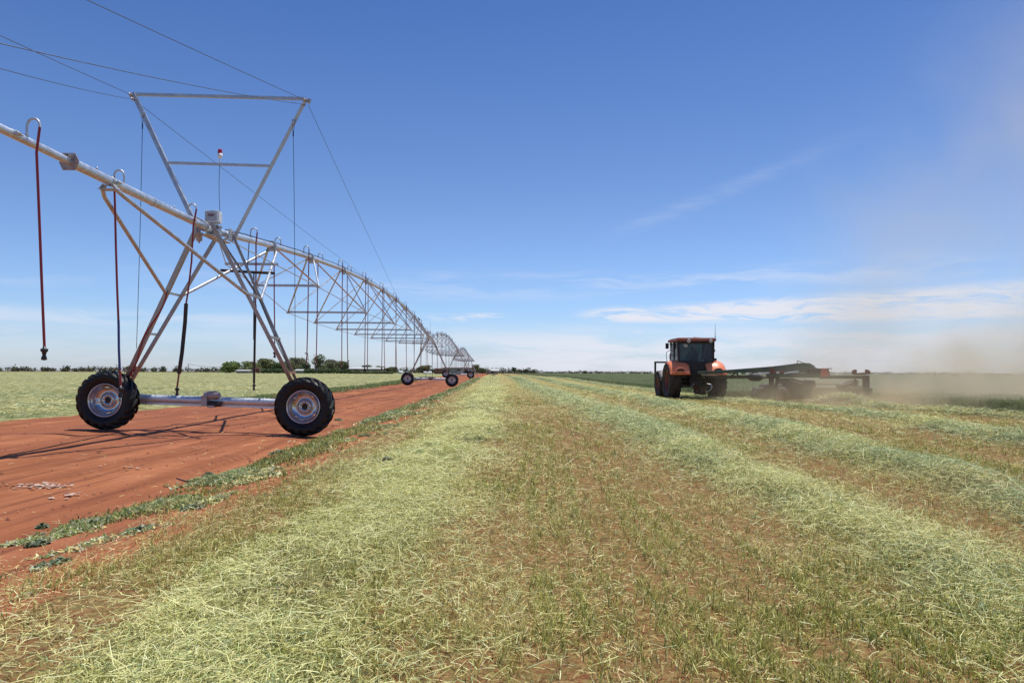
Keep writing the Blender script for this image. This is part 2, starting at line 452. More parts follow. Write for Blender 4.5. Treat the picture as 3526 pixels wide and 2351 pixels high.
# ---------------------------------------------------------------- blade materials
def blade_mat(name, trans=0.25, rough=0.55, spec=.12):
    m, n, b = new_mat(name)
    c = n.attr('Col'); n.put(b.inputs['Base Color'], c)
    b.inputs['Roughness'].default_value = rough; b.inputs['Specular IOR Level'].default_value = spec
    tr = n.new('ShaderNodeBsdfTranslucent'); n.put(tr.inputs[0], c)
    mx = n.new('ShaderNodeMixShader'); mx.inputs[0].default_value = trans
    n.l.new(b.outputs[0], mx.inputs[1]); n.l.new(tr.outputs[0], mx.inputs[2])
    n.l.new(mx.outputs[0], n.n['Material Output'].inputs['Surface'])
    return m
mat_blade = blade_mat('grass_blades'); mat_hay = blade_mat('hay_strands', 0.15, 0.5, .16); mat_leaf = blade_mat('leaves', 0.2, 0.6)

def frustum_points(num, y0, y1, spread=0.86, side=None):
    """points spread evenly over the picture: density falls with distance"""
    Y = np.exp(RNG.uniform(math.log(y0), math.log(y1), num))
    X = RNG.uniform(-spread, spread, num) * (Y + 1.0)
    return X, Y
def pick(cols, num, w=None):
    cols = np.array(cols); i = RNG.choice(len(cols), num, p=w)
    c = cols[i] * RNG.uniform(0.78, 1.2, (num, 1)) * RNG.uniform(0.94, 1.06, (num, 3))
    return np.clip(c, 0, 0.9)
def blades(name, base, dirv, length, width, lean, color, mat, curl=0.35, tipc=1.0):
    """upright blades: 3 cross-sections, tapering to the tip; dirv = lean direction (unit xy)"""
    k = len(base)
    ang = RNG.uniform(0, 2 * math.pi, k)
    wx = np.stack([np.cos(ang), np.sin(ang), np.zeros(k)], -1)
    d = np.stack([dirv[:, 0], dirv[:, 1], np.zeros(k)], -1)
    up = np.array([0, 0, 1.0])
    L = length[:, None]
    s1, s2 = np.sin(lean)[:, None], np.cos(lean)[:, None]
    p1 = base + (d * s1 + up * s2) * L * 0.5
    l2 = lean + curl * RNG.uniform(0.2, 1.6, k)
    p2 = p1 + (d * np.sin(l2)[:, None] + up * np.cos(l2)[:, None]) * L * 0.5
    w = width[:, None] * 0.5
    V = np.stack([base - wx * w, base + wx * w, p1 - wx * w * 0.85, p1 + wx * w * 0.85, p2 - wx * w * 0.2, p2 + wx * w * 0.2], 1)
    i = np.arange(k)[:, None] * 6
    Qd = np.concatenate([i + [0, 1, 3, 2], i + [2, 3, 5, 4]], 1).reshape(-1, 4)
    C = np.repeat(color[:, None, :], 6, 1)
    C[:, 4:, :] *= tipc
    return np_mesh(name, V.reshape(-1, 3), Qd, C.reshape(-1, 3), mat)
def strands(name, ctr, length, width, tilt, color, mat, az=None):
    tilt = tilt * np.minimum(1, (12.0 / np.maximum(ctr[:, 1], 1)) ** .8)
    """lying stems: a bent strip of two quads"""
    k = len(ctr)
    a = RNG.uniform(0, math.pi * 2, k) if az is None else az
    d = np.stack([np.cos(a) * np.cos(tilt), np.sin(a) * np.cos(tilt), np.sin(tilt)], -1)
    roll = RNG.uniform(-0.9, 0.9, k) * np.minimum(1, (14.0 / np.maximum(ctr[:, 1], 1)))
    side = np.stack([-np.sin(a), np.cos(a), np.zeros(k)], -1)
    upv = np.cross(d, side); wv = side * np.cos(roll)[:, None] + upv * np.sin(roll)[:, None]
    w = (width * 0.5)[:, None]; h = (length * 0.5)[:, None]
    bend = (side * RNG.normal(0, 0.12, (k, 1)) + np.array([0, 0, 1.0]) * (RNG.uniform(0.0, 0.16, k) * np.minimum(1, 12.0 / np.maximum(ctr[:, 1], 1)))[:, None]) * length[:, None] * 0.5
    p0 = ctr - d * h; p2 = ctr + d * h; p1 = ctr + bend
    V = np.stack([p0 - wv * w, p0 + wv * w, p1 - wv * w, p1 + wv * w, p2 - wv * w * .5, p2 + wv * w * .5], 1)
    i = np.arange(k)[:, None] * 6
    Qd = np.concatenate([i + [0, 1, 3, 2], i + [2, 3, 5, 4]], 1).reshape(-1, 4)
    C = np.repeat(color[:, None, :], 6, 1).reshape(-1, 3)
    return np_mesh(name, V.reshape(-1, 3), Qd, C, mat)

STRAW = [(0.74, 0.62, 0.25), (0.88, 0.79, 0.41), (0.56, 0.48, 0.16), (0.42, 0.28, 0.11), (0.80, 0.70, 0.32)]
SHOOT = [(0.38, 0.38, 0.085), (0.25, 0.29, 0.065), (0.58, 0.54, 0.16), (0.13, 0.175, 0.050), (0.48, 0.48, 0.12)]
HAYC = [(0.80, 0.75, 0.31), (0.60, 0.59, 0.22), (0.90, 0.86, 0.43), (0.38, 0.40, 0.13), (0.20, 0.23, 0.07)]
HAYG = [(0.36, 0.44, 0.20), (0.23, 0.32, 0.145), (0.54, 0.58, 0.29), (0.74, 0.74, 0.40), (0.13, 0.19, 0.085)]

# ---------------------------------------------------------------- stubble between the rows
M0 = 370000
X, Y = frustum_points(M0, 2.1, 70.0)
u = X + 0.023 * Y
keep = (left_mask(X, Y) < .5) & (crop_mask(X, Y) < .5)
hm = np.zeros_like(X)
for k in ROWS: hm = np.maximum(hm, row_mask(k, X, Y))
edge = np.interp(u + np.interp(Y, [3, 6, 11], [0.85, 0.5, 0]) + 0.5 * (fbm(X * .7, Y * .7, 3) - 0.5), [-3.5, -2.9, -2.3, -1.5], [0.0, 0.04, 0.35, 1.0])
patch = np.clip((fbm(X * 1.5 + 40, Y * 1.0, 4) - 0.30) * 5.5, 0.25, 1) * np.where(Y < 12, 1.0, .9)
drill = 0.55 + 0.45 * np.cos((X - np.interp(Y, [0, 7, 16, 60], [0, 0, .5, .5])) * 2 * math.pi / 0.19)
tracks = 1 - 0.8 * np.exp(-((X - np.interp(Y, [0, 7, 16, 60], [3.85, 3.85, 4.6, 4.4])) / .22) ** 2) - 0.75 * np.exp(-((X - np.interp(Y, [0, 7, 16, 60], [.75, .8, 1.1, 0.7])) / .15) ** 2) * (Y > 4.5) - 0.75 * np.exp(-((X - np.interp(Y, [0, 7, 16, 60], [1.5, 1.5, 1.8, 1.2])) / .15) ** 2) * (Y > 4) - 0.5 * np.exp(-((X - np.interp(Y, [0, 7, 16, 60], [7.0, 7.0, 7.9, 8.0])) / .25) ** 2)
bare = 1
for bx_, by_, rx_, ry_ in ((-.05, 3.05, .45, .28), (.75, 3.0, .4, .18), (1.35, 3.35, .3, .2), (2.2, 4.3, .35, .3), (.5, 5.0, .16, .9), (-1.95, 3.2, .3, .25), (-2.35, 4.0, .3, .3)): bare = bare - 0.85 * np.exp(-(((X - bx_) / rx_) ** 2 + ((Y - by_) / ry_) ** 2))
patch = patch * np.where(u < -1.7, np.clip((fbm(X * 1.3 + 7, Y * 1.1 + 5, 3) - .40) * 7, .06, 1), 1)
pr = edge * patch * drill * np.clip(tracks, .05, 1) * np.clip(bare, .05, 1) * (1 - 0.75 * np.clip(hm, 0, 1))
keep &= RNG.random(M0) < pr
X, Y = X[keep], Y[keep]
# tufts: four to six blades from each point
rep = 4
X = np.repeat(X, rep); Y = np.repeat(Y, rep); k = len(X)
s = np.maximum(1.0, (Y / 5.5)) ** 0.72
off = RNG.normal(0, 0.018, (k, 2)) * s[:, None]
X = X + off[:, 0]; Y2 = Y + off[:, 1]
greenness = np.clip((fbm(X * 0.8 + 11, Y * 0.5 + 3, 3) - 0.42) * 3.2, 0.08, 0.9)
greenness = np.where((np.abs(X - 0.9) < .8) & (Y < 18), np.maximum(greenness, .55), greenness)
isg = RNG.random(k) < greenness * .72
col = np.where(isg[:, None], pick(SHOOT, k), pick(STRAW, k))
z = g(X, Y2)
da = RNG.uniform(0, 2 * math.pi, k)
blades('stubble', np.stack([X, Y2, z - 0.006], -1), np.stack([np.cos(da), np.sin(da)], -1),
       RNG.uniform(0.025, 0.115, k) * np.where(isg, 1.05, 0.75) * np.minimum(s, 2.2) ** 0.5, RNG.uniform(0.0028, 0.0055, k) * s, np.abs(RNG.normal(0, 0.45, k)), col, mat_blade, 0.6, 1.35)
tag(bpy.data.objects['stubble'], 'short stubble of straw and green shoots on the mown red ground', 'stubble', kind='stuff')

# straw litter lying between the rows
M1 = 260000
X, Y = frustum_points(M1, 2.1, 90.0)
u = X + 0.023 * Y
edge = np.interp(u + np.interp(Y, [3, 6, 11], [0.8, 0.45, 0]) + 0.7 * (fbm(X * .7, Y * .7, 3) - 0.5), [-3.4, -2.7, -2.0, -1.7], [0.0, 0.10, 0.75, 1.0])
trk = 1 - 0.75 * np.exp(-((X - np.interp(Y, [0, 7, 16, 60], [3.85, 3.85, 4.6, 4.4])) / .26) ** 2) - 0.6 * np.exp(-((X - np.interp(Y, [0, 7, 16, 60], [.75, .8, 1.1, 0.7])) / .16) ** 2) - 0.6 * np.exp(-((X - np.interp(Y, [0, 7, 16, 60], [1.5, 1.5, 1.8, 1.2])) / .16) ** 2)
pr = edge * np.clip((fbm(X * 1.5 + 40, Y * 1.0, 4) - 0.28) * 5.0, 0.25, 1) * 0.85 * np.clip(trk, .05, 1)
for bx_, by_, rx_, ry_ in ((-.05, 3.05, .45, .28), (.75, 3.0, .4, .18), (1.35, 3.35, .3, .2), (-1.95, 3.2, .3, .25), (-2.35, 4.0, .3, .3), (2.2, 4.3, .3, .25)): pr = pr * (1 - .8 * np.exp(-(((X - bx_) / rx_) ** 2 + ((Y - by_) / ry_) ** 2)))
keep = (left_mask(X, Y) < .5) & (crop_mask(X, Y) < .5) & (RNG.random(M1) < pr)
X, Y = X[keep], Y[keep]; k = len(X); s = np.maximum(1.0, (Y / 5.5)) ** 0.75
strands('straw_litter', np.stack([X, Y, g(X, Y) + RNG.uniform(0.0, 0.03, k) * s], -1), RNG.uniform(0.02, 0.09, k) * s, RNG.uniform(0.0022, 0.0045, k) * s,
        RNG.normal(0, 0.25, k), pick(STRAW + HAYC[:3] + [(0.30, 0.30, 0.10)], k), mat_hay)
tag(bpy.data.objects['straw_litter'], 'loose straw litter scattered over the mown field', 'straw', kind='stuff')

# ---------------------------------------------------------------- windrows of cut hay
ROWLBL = {'A': 'flat pale yellow windrow of hay nearest the red track', 'B': 'low green windrow running from the right foreground to the horizon',
          'C': 'taller blue green windrow, third from the red track', 'D': 'fluffy windrow passing just in front of the tractor', 'E': 'fresh windrow lying behind the mower in the dust'}
for rk, num in (('A', 175000), ('B', 125000), ('C', 120000), ('D', 70000), ('E', 30000)):
    Y = np.exp(RNG.uniform(math.log(2.0), math.log(150.0 if rk != 'E' else 31.3), num))
    x, w, h = row_par(rk, Y)
    sp = 1.25 if rk == 'A' else 1.0
    X = x + (fbm(Y * 0.55 + 9 * ord(rk), Y * 0 + 3.3, 3) - 0.5) * 0.7 + RNG.normal(0, 0.62, num) * w * sp
    strayed = RNG.random(num) < (0.16 if rk in 'AB' else .10); X = np.where(strayed, X + RNG.normal(0, .7, num), X)
    thin = np.clip((fbm(X * 0.9 + 60, Y * 0.7 + ord(rk), 4) - (0.30 if rk == 'A' else 0.22)) * 4.2, 0.12, 1)
    u = X + 0.023 * Y
    if rk in 'BC': thin = thin * np.interp(Y, [2, 6, 9], [.5, .65, 1])
    if rk == 'A': thin = thin * np.where((X < -1.8) & (Y < 7), .30, 1)
    keep = (RNG.random(num) < thin) & (np.abs(X) < 0.95 * (Y + 1.2)) & (crop_mask(X, Y) < .5) & (u > -3.0)
    if rk == 'A': keep |= (RNG.random(num) < .05) & (u > -2.6)
    X, Y = X[keep], Y[keep]; k = len(X)
    s = np.maximum(1.0, (Y / 5.5)) ** 0.78
    lift = RNG.random(k) ** 1.3
    z = gbase(X, Y) + rows_height(X, Y) * (0.6 + 0.55 * lift) + (0.085 if rk == 'A' else .07) * lift * (.4 + 1.2 * fbm(X * 2.3, Y * 2.3 + 70, 3))
    grn = np.clip((fbm(X * 0.7 + 31, Y * 0.5, 3) - 0.35) * 2.6, 0.02, 1) if rk in 'AB' else np.clip((fbm(X * 0.7 + 31, Y * 0.5, 3) - 0.2) * 2.6, .3, 1)
    if rk == 'A': grn = grn * 0.45
    if rk == 'B': grn = np.maximum(grn * 0.7, sstep(Y, 9, 15) * 0.8)
    isg = RNG.random(k) < grn
    col = np.where(isg[:, None], pick(HAYG, k), pick(HAYC, k, [.27, .20, .30, .14, .09]))
    tl = RNG.normal(0, 0.26 if rk == 'A' else 0.36, k) + np.where(RNG.random(k) < .06, .6, 0)
    strands('hay_windrow', np.stack([X, Y, z], -1), (0.022 + RNG.exponential(0.052, k)).clip(0, .30) * s ** .8, RNG.uniform(0.0018, 0.0038, k) * s, tl, col, mat_hay)
    o = [q for q in bpy.data.objects if q.name.startswith('hay_windrow')][-1]
for o, rk in zip(sorted([q for q in bpy.data.objects if q.name.startswith('hay_windrow')], key=lambda q: q.name), 'ABCDE'):
    tag(o, ROWLBL[rk], 'windrow', 'rows of cut hay', 'stuff')
# clump being thrown up behind the mower
k = 5000
t = RNG.random(k)
X = 12.7 + 1.7 * t + RNG.normal(0, .22, k); Y = 30.6 - 1.5 * t + RNG.normal(0, .25, k)
z = gbase(X, Y) + 0.08 + (0.42 * np.exp(-((t - .40) / .30) ** 2)) * RNG.random(k)
strands('flying_hay', np.stack([X, Y, z], -1), RNG.uniform(0.10, 0.32, k), RNG.uniform(0.012, 0.026, k), RNG.normal(0.1, 0.6, k), pick(HAYG + HAYC[:3], k), mat_hay)
tag(bpy.data.objects['flying_hay'], 'cut green hay being thrown out from under the mower', 'hay', kind='stuff')

# ---------------------------------------------------------------- mown hay on the left field
k = 95000
Y = np.exp(RNG.uniform(math.log(12.0), math.log(340.0), k)); X = RNG.uniform(-1.05, 0.12, k) * (Y + 2)
keep = left_mask(X, Y) > .5; X, Y = X[keep], Y[keep]; k = len(X)
s = (Y / 5.5) ** 0.72
band_ = fbm(X * 0.12, Y * 0.35, 3)
isg = RNG.random(k) < np.clip((fbm(X * 0.25 + 9, Y * 0.4, 4) - 0.40) * 4.0, 0.10, 0.85)
col = np.where(isg[:, None], pick(HAYG, k) * 0.75, pick([(0.58, 0.54, 0.25), (0.74, 0.68, 0.35), (0.42, 0.41, 0.17), (0.30, 0.31, 0.12)], k))
strands('mown_hay', np.stack([X, Y, gbase(X, Y) + RNG.uniform(0.02, 0.13, k)], -1), RNG.uniform(0.10, 0.34, k) * s ** .5, RNG.uniform(0.005, 0.009, k) * s, RNG.normal(0, 0.28, k), col, mat_hay)
tag(bpy.data.objects['mown_hay'], 'pale yellow green hay covering the field beyond the red track', 'hay', kind='stuff')

# ---------------------------------------------------------------- green weeds along the track
def weedy(num, ufun, yr, wid, dens=1.0, cols=SHOOT, name='verge_grass', hmul=1.0, gap=0.42):
    Y = np.exp(RNG.uniform(math.log(yr[0]), math.log(yr[1]), num))
    uu = ufun(Y) + RNG.normal(0, 1, num) * wid * (0.5 + fbm(Y * 0.5, Y * 0, 2))
    X = uu - 0.023 * Y
    keep = RNG.random(num) < dens * np.clip((fbm(X * 1.1 + 5, Y * 0.55 + 8, 4) - gap) * 6, 0.0, 1)
    keep &= np.abs(X) < 1.0 * (Y + 1)
    X, Y = X[keep], Y[keep]; X = np.repeat(X, 3) ; Y = np.repeat(Y, 3); k = len(X)
    s = np.maximum(1.0, (Y / 5.5)) ** 0.75
    X = X + RNG.normal(0, .03, k) * s; Y = Y + RNG.normal(0, .03, k) * s
    da = RNG.uniform(0, 2 * math.pi, k)
    return blades(name, np.stack([X, Y, gbase(X, Y) - .005], -1), np.stack([np.cos(da), np.sin(da)], -1), RNG.uniform(0.025, 0.10, k) * s ** .5 * hmul,
                  RNG.uniform(0.006, 0.012, k) * s, np.abs(RNG.normal(0.3, 0.5, k)), pick(cols, k), mat_leaf, 0.6)
GR = [(0.17, 0.25, 0.08), (0.23, 0.31, 0.10), (0.33, 0.40, 0.15), (0.10, 0.15, 0.06), (0.46, 0.48, 0.24)]
def leafy(num, ufun, yr, wid, cols, name, gap, hmul=1.0, size=1.0):
    """low broad-leaved plants: small leaves heaped in irregular patches"""
    Y = np.exp(RNG.uniform(math.log(yr[0]), math.log(yr[1]), num))
    uu = ufun(Y) + RNG.normal(0, 1, num) * wid * (0.35 + 1.3 * fbm(Y * 0.7, Y * 0, 2)) + 0.5 * (fbm(Y * .9 + 3, Y * 0 + 8, 3) - .5)
    X = uu - 0.023 * Y
    f = fbm(X * 1.9 + 5, Y * 1.1 + 8, 4) - np.clip(.52 - fbm(Y * .8 + 40, Y * 0 + 2, 2), 0, 1) * .35
    keep = (RNG.random(num) < np.clip((f - gap) * 9, 0.0, 1)) & (np.abs(X) < Y + 1)
    X, Y, f = X[keep], Y[keep], f[keep]; rp = 5; X = np.repeat(X, rp); Y = np.repeat(Y, rp); f = np.repeat(f, rp); k = len(X)
    s = np.maximum(1.0, Y / 5.5) ** 0.72
    X = X + RNG.normal(0, .022, k) * s; Y = Y + RNG.normal(0, .026, k) * s
    z = gbase(X, Y) + RNG.random(k) * (.012 + .10 * np.clip(f - gap, 0, .4)) * hmul * np.minimum(s, 3)
    lw = RNG.uniform(.006, .015, k) * s * size
    nrm = RNG.normal(0, .55, (k, 3)); nrm[:, 2] = 1; nrm /= np.linalg.norm(nrm, axis=1)[:, None]
    t1 = np.cross(nrm, RNG.normal(0, 1, (k, 3))); t1 /= np.linalg.norm(t1, axis=1)[:, None]; t2 = np.cross(nrm, t1)
    C0 = np.stack([X, Y, z], -1); l1 = (lw * RNG.uniform(1.0, 2.4, k))[:, None]; l2 = (lw * .75)[:, None]
    V = np.stack([C0 - t1 * l1, C0 + t2 * l2, C0 + t1 * l1, C0 - t2 * l2], 1).reshape(-1, 3)
    tone = .75 + .5 * fbm(X * 3 + 9, Y * 3, 2)
    return np_mesh(name, V, np.arange(k)[:, None] * 4 + [0, 1, 2, 3], np.repeat(pick(cols, k) * tone[:, None], 4, 0), mat_leaf)
USTRIP = lambda Y: np.interp(Y, [3, 5.8, 8, 12.4, 36, 80], [-3.75, -3.72, -3.40, -3.25, -2.95, -2.9])
GL = [(0.22, 0.28, 0.085), (0.30, 0.36, 0.11), (0.14, 0.19, 0.065), (0.46, 0.47, 0.22), (.52, .52, .36), (.19, .22, .13), (.42, .36, .16)]
o = leafy(46000, USTRIP, (5.9, 120.0), 0.14, GL, 'verge_weeds', .525)
tag(o, 'patches of broad leaved weeds along the right edge of the red track', 'weeds', kind='stuff')
o = leafy(9000, lambda Y: np.interp(Y, [3, 20], [-3.2, -2.7]), (3.8, 30.0), 0.30, GL + STRAW[:2], 'verge_weeds', .54)
tag(o, 'scattered small weeds on the red earth beside the cut hay', 'weeds', kind='stuff')
o = weedy(13000, USTRIP, (5.6, 120.0), 0.15, cols=GR + SHOOT, gap=.53, hmul=.6)
tag(o, 'strip of low green weeds along the right edge of the red track', 'weeds', kind='stuff')
o = weedy(26000, lambda Y: -10.9 + 0 * Y, (26.0, 120.0), 0.45, cols=GR, name='verge_grass', hmul=.9, gap=.44)
tag(o, 'patchy green grass along the far left edge of the red track', 'weeds', kind='stuff')
o = weedy(9000, lambda Y: -2.95 + 0 * Y, (3.6, 30.0), 0.20, cols=GR + SHOOT + STRAW, name='verge_grass', gap=.48)
tag(o, 'sparse tufts of grass between the track weeds and the cut hay', 'weeds', kind='stuff')

# individual broad-leaved weeds on the red earth
def weed_plant(x, y, r, label, tall=0.09, cols=None):
    k = int(80 + 800 * r); t = RNG.random(k) ** .6; a = RNG.uniform(0, 2 * math.pi, k)
    X = x + r * t * np.cos(a); Y = y + r * 1.1 * t * np.sin(a)
    z = gbase(X, Y) + tall * (1 - t * .75) * RNG.uniform(.15, 1, k)
    lw = RNG.uniform(.010, .022, k)
    c = pick(cols or [(0.10, 0.14, 0.07), (0.14, 0.19, 0.085), (0.30, 0.34, 0.22), (0.16, 0.20, 0.10), (0.48, 0.52, 0.36)], k)
    nrm = RNG.normal(0, .5, (k, 3)); nrm[:, 2] = 1; nrm /= np.linalg.norm(nrm, axis=1)[:, None]
    t1 = np.cross(nrm, RNG.normal(0, 1, (k, 3))); t1 /= np.linalg.norm(t1, axis=1)[:, None]; t2 = np.cross(nrm, t1)
    C0 = np.stack([X, Y, z], -1); l1 = (lw * RNG.uniform(1.0, 1.6, k))[:, None]; l2 = (lw * .8)[:, None]
    V = np.stack([C0 - t1 * l1, C0 + t2 * l2, C0 + t1 * l1, C0 - t2 * l2], 1).reshape(-1, 3)
    i = np.arange(k)[:, None] * 4
    base = np.array([x, y, gz(x, y)])
    o = np_mesh('weed_plant', V - base, (i + [0, 1, 2, 3]), np.repeat(c, 4, 0), mat_leaf); o.location = base
    sm = MB()
    for q in range(5):
        a = q * 1.3 + x
        sm.tube([(x, y, base[2] - .01), (x + r * .4 * math.cos(a), y + r * .4 * math.sin(a), base[2] + tall * .5)], .003, 5)
    sm.build('stem', MAT_STEM, o)
    tag(o, label, 'weed', 'weeds on the red track')
    return o
MAT_STEM = simple('weed_stem', (0.16, 0.17, 0.07), .8)
def gp(px, py, h=CAM_Z):
    """ground point seen at (px, py)"""
    e = 855.3 + ROLL * (px - CX); Y = h * F_PX / (py - e)
    for _ in range(6):
        X = (px - CX) / F_PX * Y; Y = (CAM_Z - gz(X, Y)) * F_PX / (py - e)
    return (px - CX) / F_PX * Y, Y
for px, py, r, lb in ((485, 1090, .07, 'small dark weed alone on the red earth right of the white flakes'), (108, 1300, .06, 'dark wilted weed at the lower left edge of the red earth'),
                      (150, 1287, .07, 'dark weed just right of the wilted one at lower left'), (100, 1247, .09, 'flat grey green weed on bare red earth at lower left'),
                      (227, 1200, .10, 'leafy weed at the near end of the green strip'), (510, 1145, .09, 'dark weed beside the strip where the track meets the hay'),
                      (765, 1130, .05, 'small weed left of the pale hay, between tufts'), (560, 1090, .06, 'grey leaved weed on top of the green strip'),
                      (640, 1040, .12, 'grey green leafy patch halfway along the strip'), (690, 1035, .12, 'broad leafy weed just below the right tower wheel'),
                      (110, 1208, .05, 'tiny weed on the open red earth left of the strip'), (780, 965, .09, 'silvery weed right of the front tower wheel'),
                      (840, 1000, .11, 'leafy weed in the strip right of the front tower wheel'), (450, 1165, .12, 'low spreading weed in the nearest part of the strip'),
                      (330, 1215, .12, 'dark leafy clump at the edge of the hay in the lower left')):
    x, y = gp(px, py); weed_plant(x, y, r * (.8 + y * .03), lb, .030 + .003 * y)

# ---------------------------------------------------------------- standing crop
cropm, n, b = new_mat('standing_crop')
P = n.pos(); f1 = n.noise(n.mapping(P, (1, .6, 1)), 1.3, 8, .7); f2 = n.noise(P, 0.09, 4)
c = n.mix(n.mrange(f1, .35, .65), (0.060, 0.078, 0.032), (0.125, 0.145, 0.060)); c = n.mix(n.mrange(f2, .4, .65), c, (0.085, 0.105, 0.042))
n.put(b.inputs['Base Color'], c); b.inputs['Roughness'].default_value = .9; b.inputs['Specular IOR Level'].default_value = .1
n.put(b.inputs['Normal'], n.bump(f1, 1.0, .25))
cy = [22.0]; d = .35
while cy[-1] < 415: cy.append(cy[-1] + d); d *= 1.022
cy = np.array(cy); tt = np.concatenate([np.linspace(0, 8, 40) ** 1.0, 8 + np.cumsum(0.25 * 1.06 ** np.arange(75))])
lim = np.where(cy > 37.5, 11.0 - 0.023 * np.maximum(cy - 40, 0) + 0.35 * (fbm(cy * 0.8, cy * 0 + 1.2, 3) - 0.5), 16.1 + 0.5 * (fbm(cy * 0.8, cy * 0 + 7.2, 3) - 0.5))
CXX = lim[:, None] + tt[None, :]; CYY = np.repeat(cy[:, None], len(tt), 1)
rise = np.minimum(1, tt / .25)[None, :] * np.minimum(1, np.abs(CYY - 37.5 + 0) * 0 + 1)
CZ = gbase(CXX, CYY) + rise * (0.34 + 0.14 * fbm(CXX * 1.6, CYY * 1.2, 3)) - 0.02
CZ[0, :] = gbase(CXX[0, :], CYY[0, :]) - .02
ny, nx = CXX.shape; idx = np.arange(ny * nx).reshape(ny, nx)
Qc = np.stack([idx[:-1, :-1], idx[:-1, 1:], idx[1:, 1:], idx[1:, :-1]], -1).reshape(-1, 4)
co = np_mesh('standing_crop', np.stack([CXX, CYY, CZ], -1).reshape(-1, 3), Qc, None, cropm, True)
tag(co, 'uncut dark green crop stretching to the horizon behind the tractor', 'crop', kind='stuff')
k = 60000
Y = np.exp(RNG.uniform(math.log(22), math.log(170), k)); X = RNG.uniform(0.02, .9, k) * Y
keep = crop_mask(X, Y) > .5; X, Y = X[keep], Y[keep]; k = len(X); s = (Y / 5.5) ** .72
da = RNG.uniform(0, 2 * math.pi, k)
o = blades('crop_stalks', np.stack([X, Y, gbase(X, Y) + .16], -1), np.stack([np.cos(da), np.sin(da)], -1), RNG.uniform(.18, .36, k), RNG.uniform(.005, .009, k) * s, np.abs(RNG.normal(0, .22, k)),
           pick([(0.10, 0.125, 0.045), (0.14, 0.165, 0.065), (0.075, 0.095, 0.038), (0.20, 0.22, 0.10)], k), mat_leaf, .4)
tag(o, 'upright green stalks of the uncut crop', 'crop', kind='stuff')

# ---------------------------------------------------------------- bits on the red earth
mat_flake = simple('pale_crust', (0.52, 0.34, 0.25), .9, var=.35, scale=30)
mat_clod = simple('red_clod', (0.24, 0.085, 0.045), .95, var=.4, scale=14)
def flat_bits(name, px, py, sx, sy, num, lbl, seed):
    r = random.Random(seed); m = MB(); x0, y0 = gp(px, py)
    for _ in range(num):
        x = x0 + r.gauss(0, sx); y = y0 + r.gauss(0, sy); z = gz(x, y); s = .010 + r.random() ** 2 * .034
        k = r.randint(5, 8); a0 = r.random() * 6
        poly = [(s * r.uniform(.6, 1.2) * math.cos(a0 + 6.283 * i / k), s * r.uniform(.6, 1.2) * math.sin(a0 + 6.283 * i / k)) for i in range(k)]
        q = Matrix.Rotation(r.uniform(-.3, .3), 3, 'X') @ Matrix.Rotation(r.uniform(-.3, .3), 3, 'Y')
        m.prism(poly, (x, y, z + .012 + r.random() * .01), q @ Vector((1, 0, 0)), q @ Vector((0, 1, 0)), q @ Vector((0, 0, 1)), .003)
    o = m.build(name, mat_flake); tag(o, lbl, 'dried mud', 'pale crusts on the red track', 'stuff'); return o
flat_bits('dried_crust', 132, 1115, .10, .10, 60, 'curled white flakes of dried mud on the red track', 1)
flat_bits('dried_crust', 62, 1116, .10, .10, 26, 'thin white flakes left of the larger white patch', 2)
flat_bits('dried_crust', 175, 1136, .12, .10, 22, 'small pale flakes right below the white patch', 3)
flat_bits('dried_crust', 300, 1078, .25, .10, 10, 'few scattered pale flakes on the middle of the track', 4)
m = MB(); r = random.Random(5)
for _ in range(1500):
    Y = math.exp(r.uniform(math.log(4.2), math.log(40))); uu = r.uniform(-11, -3.3); X = uu - .023 * Y
    if abs(X) > .8 * (Y + 1): continue
    s = .005 + r.random() ** 3 * .024 * (1 + Y * .02); z = gz(X, Y)
    vs = [Vector((X, Y, z)) + Vector((r.gauss(0, 1), r.gauss(0, 1), abs(r.gauss(0, .7)))).normalized() * s for _ in range(6)]
    c = Vector((X, Y, z + s * .5))
    pts = [Vector((X + s * a * r.uniform(.7, 1.2), Y + s * b_ * r.uniform(.7, 1.2), z + s * c_ * r.uniform(.4, .8))) for a, b_, c_ in ((1, 0, 0), (0, 1, 0), (-1, 0, 0), (0, -1, 0), (0, 0, 1.4), (0, 0, -.6))]
    m.add(pts, [(0, 1, 4), (1, 2, 4), (2, 3, 4), (3, 0, 4), (1, 0, 5), (2, 1, 5), (3, 2, 5), (0, 3, 5)])
o = m.build('soil_clods', mat_clod); tag(o, 'small clods of earth scattered over the red track', 'clods', kind='stuff')
# stray straw on the track
k = 1500
Y = np.exp(RNG.uniform(math.log(4.0), math.log(24), k)); X = RNG.uniform(-9, -3.2, k) - .023 * Y + RNG.exponential(.6, k) * 0
keep = (RNG.random(k) < np.clip((X + .023 * Y + 7.5) / 5, .03, 1)) & (np.abs(X) < .85 * (Y + 1)); X, Y = X[keep], Y[keep]; k = len(X); s = np.maximum(1, Y / 5.5) ** .7
strands('stray_straw', np.stack([X, Y, gbase(X, Y) + .012], -1), RNG.uniform(.02, .08, k) * s, RNG.uniform(.0025, .005, k) * s, RNG.normal(0, .12, k), pick(STRAW[:3], k), mat_hay)
tag(bpy.data.objects['stray_straw'], 'stray straws lying on the red track', 'straw', kind='stuff')
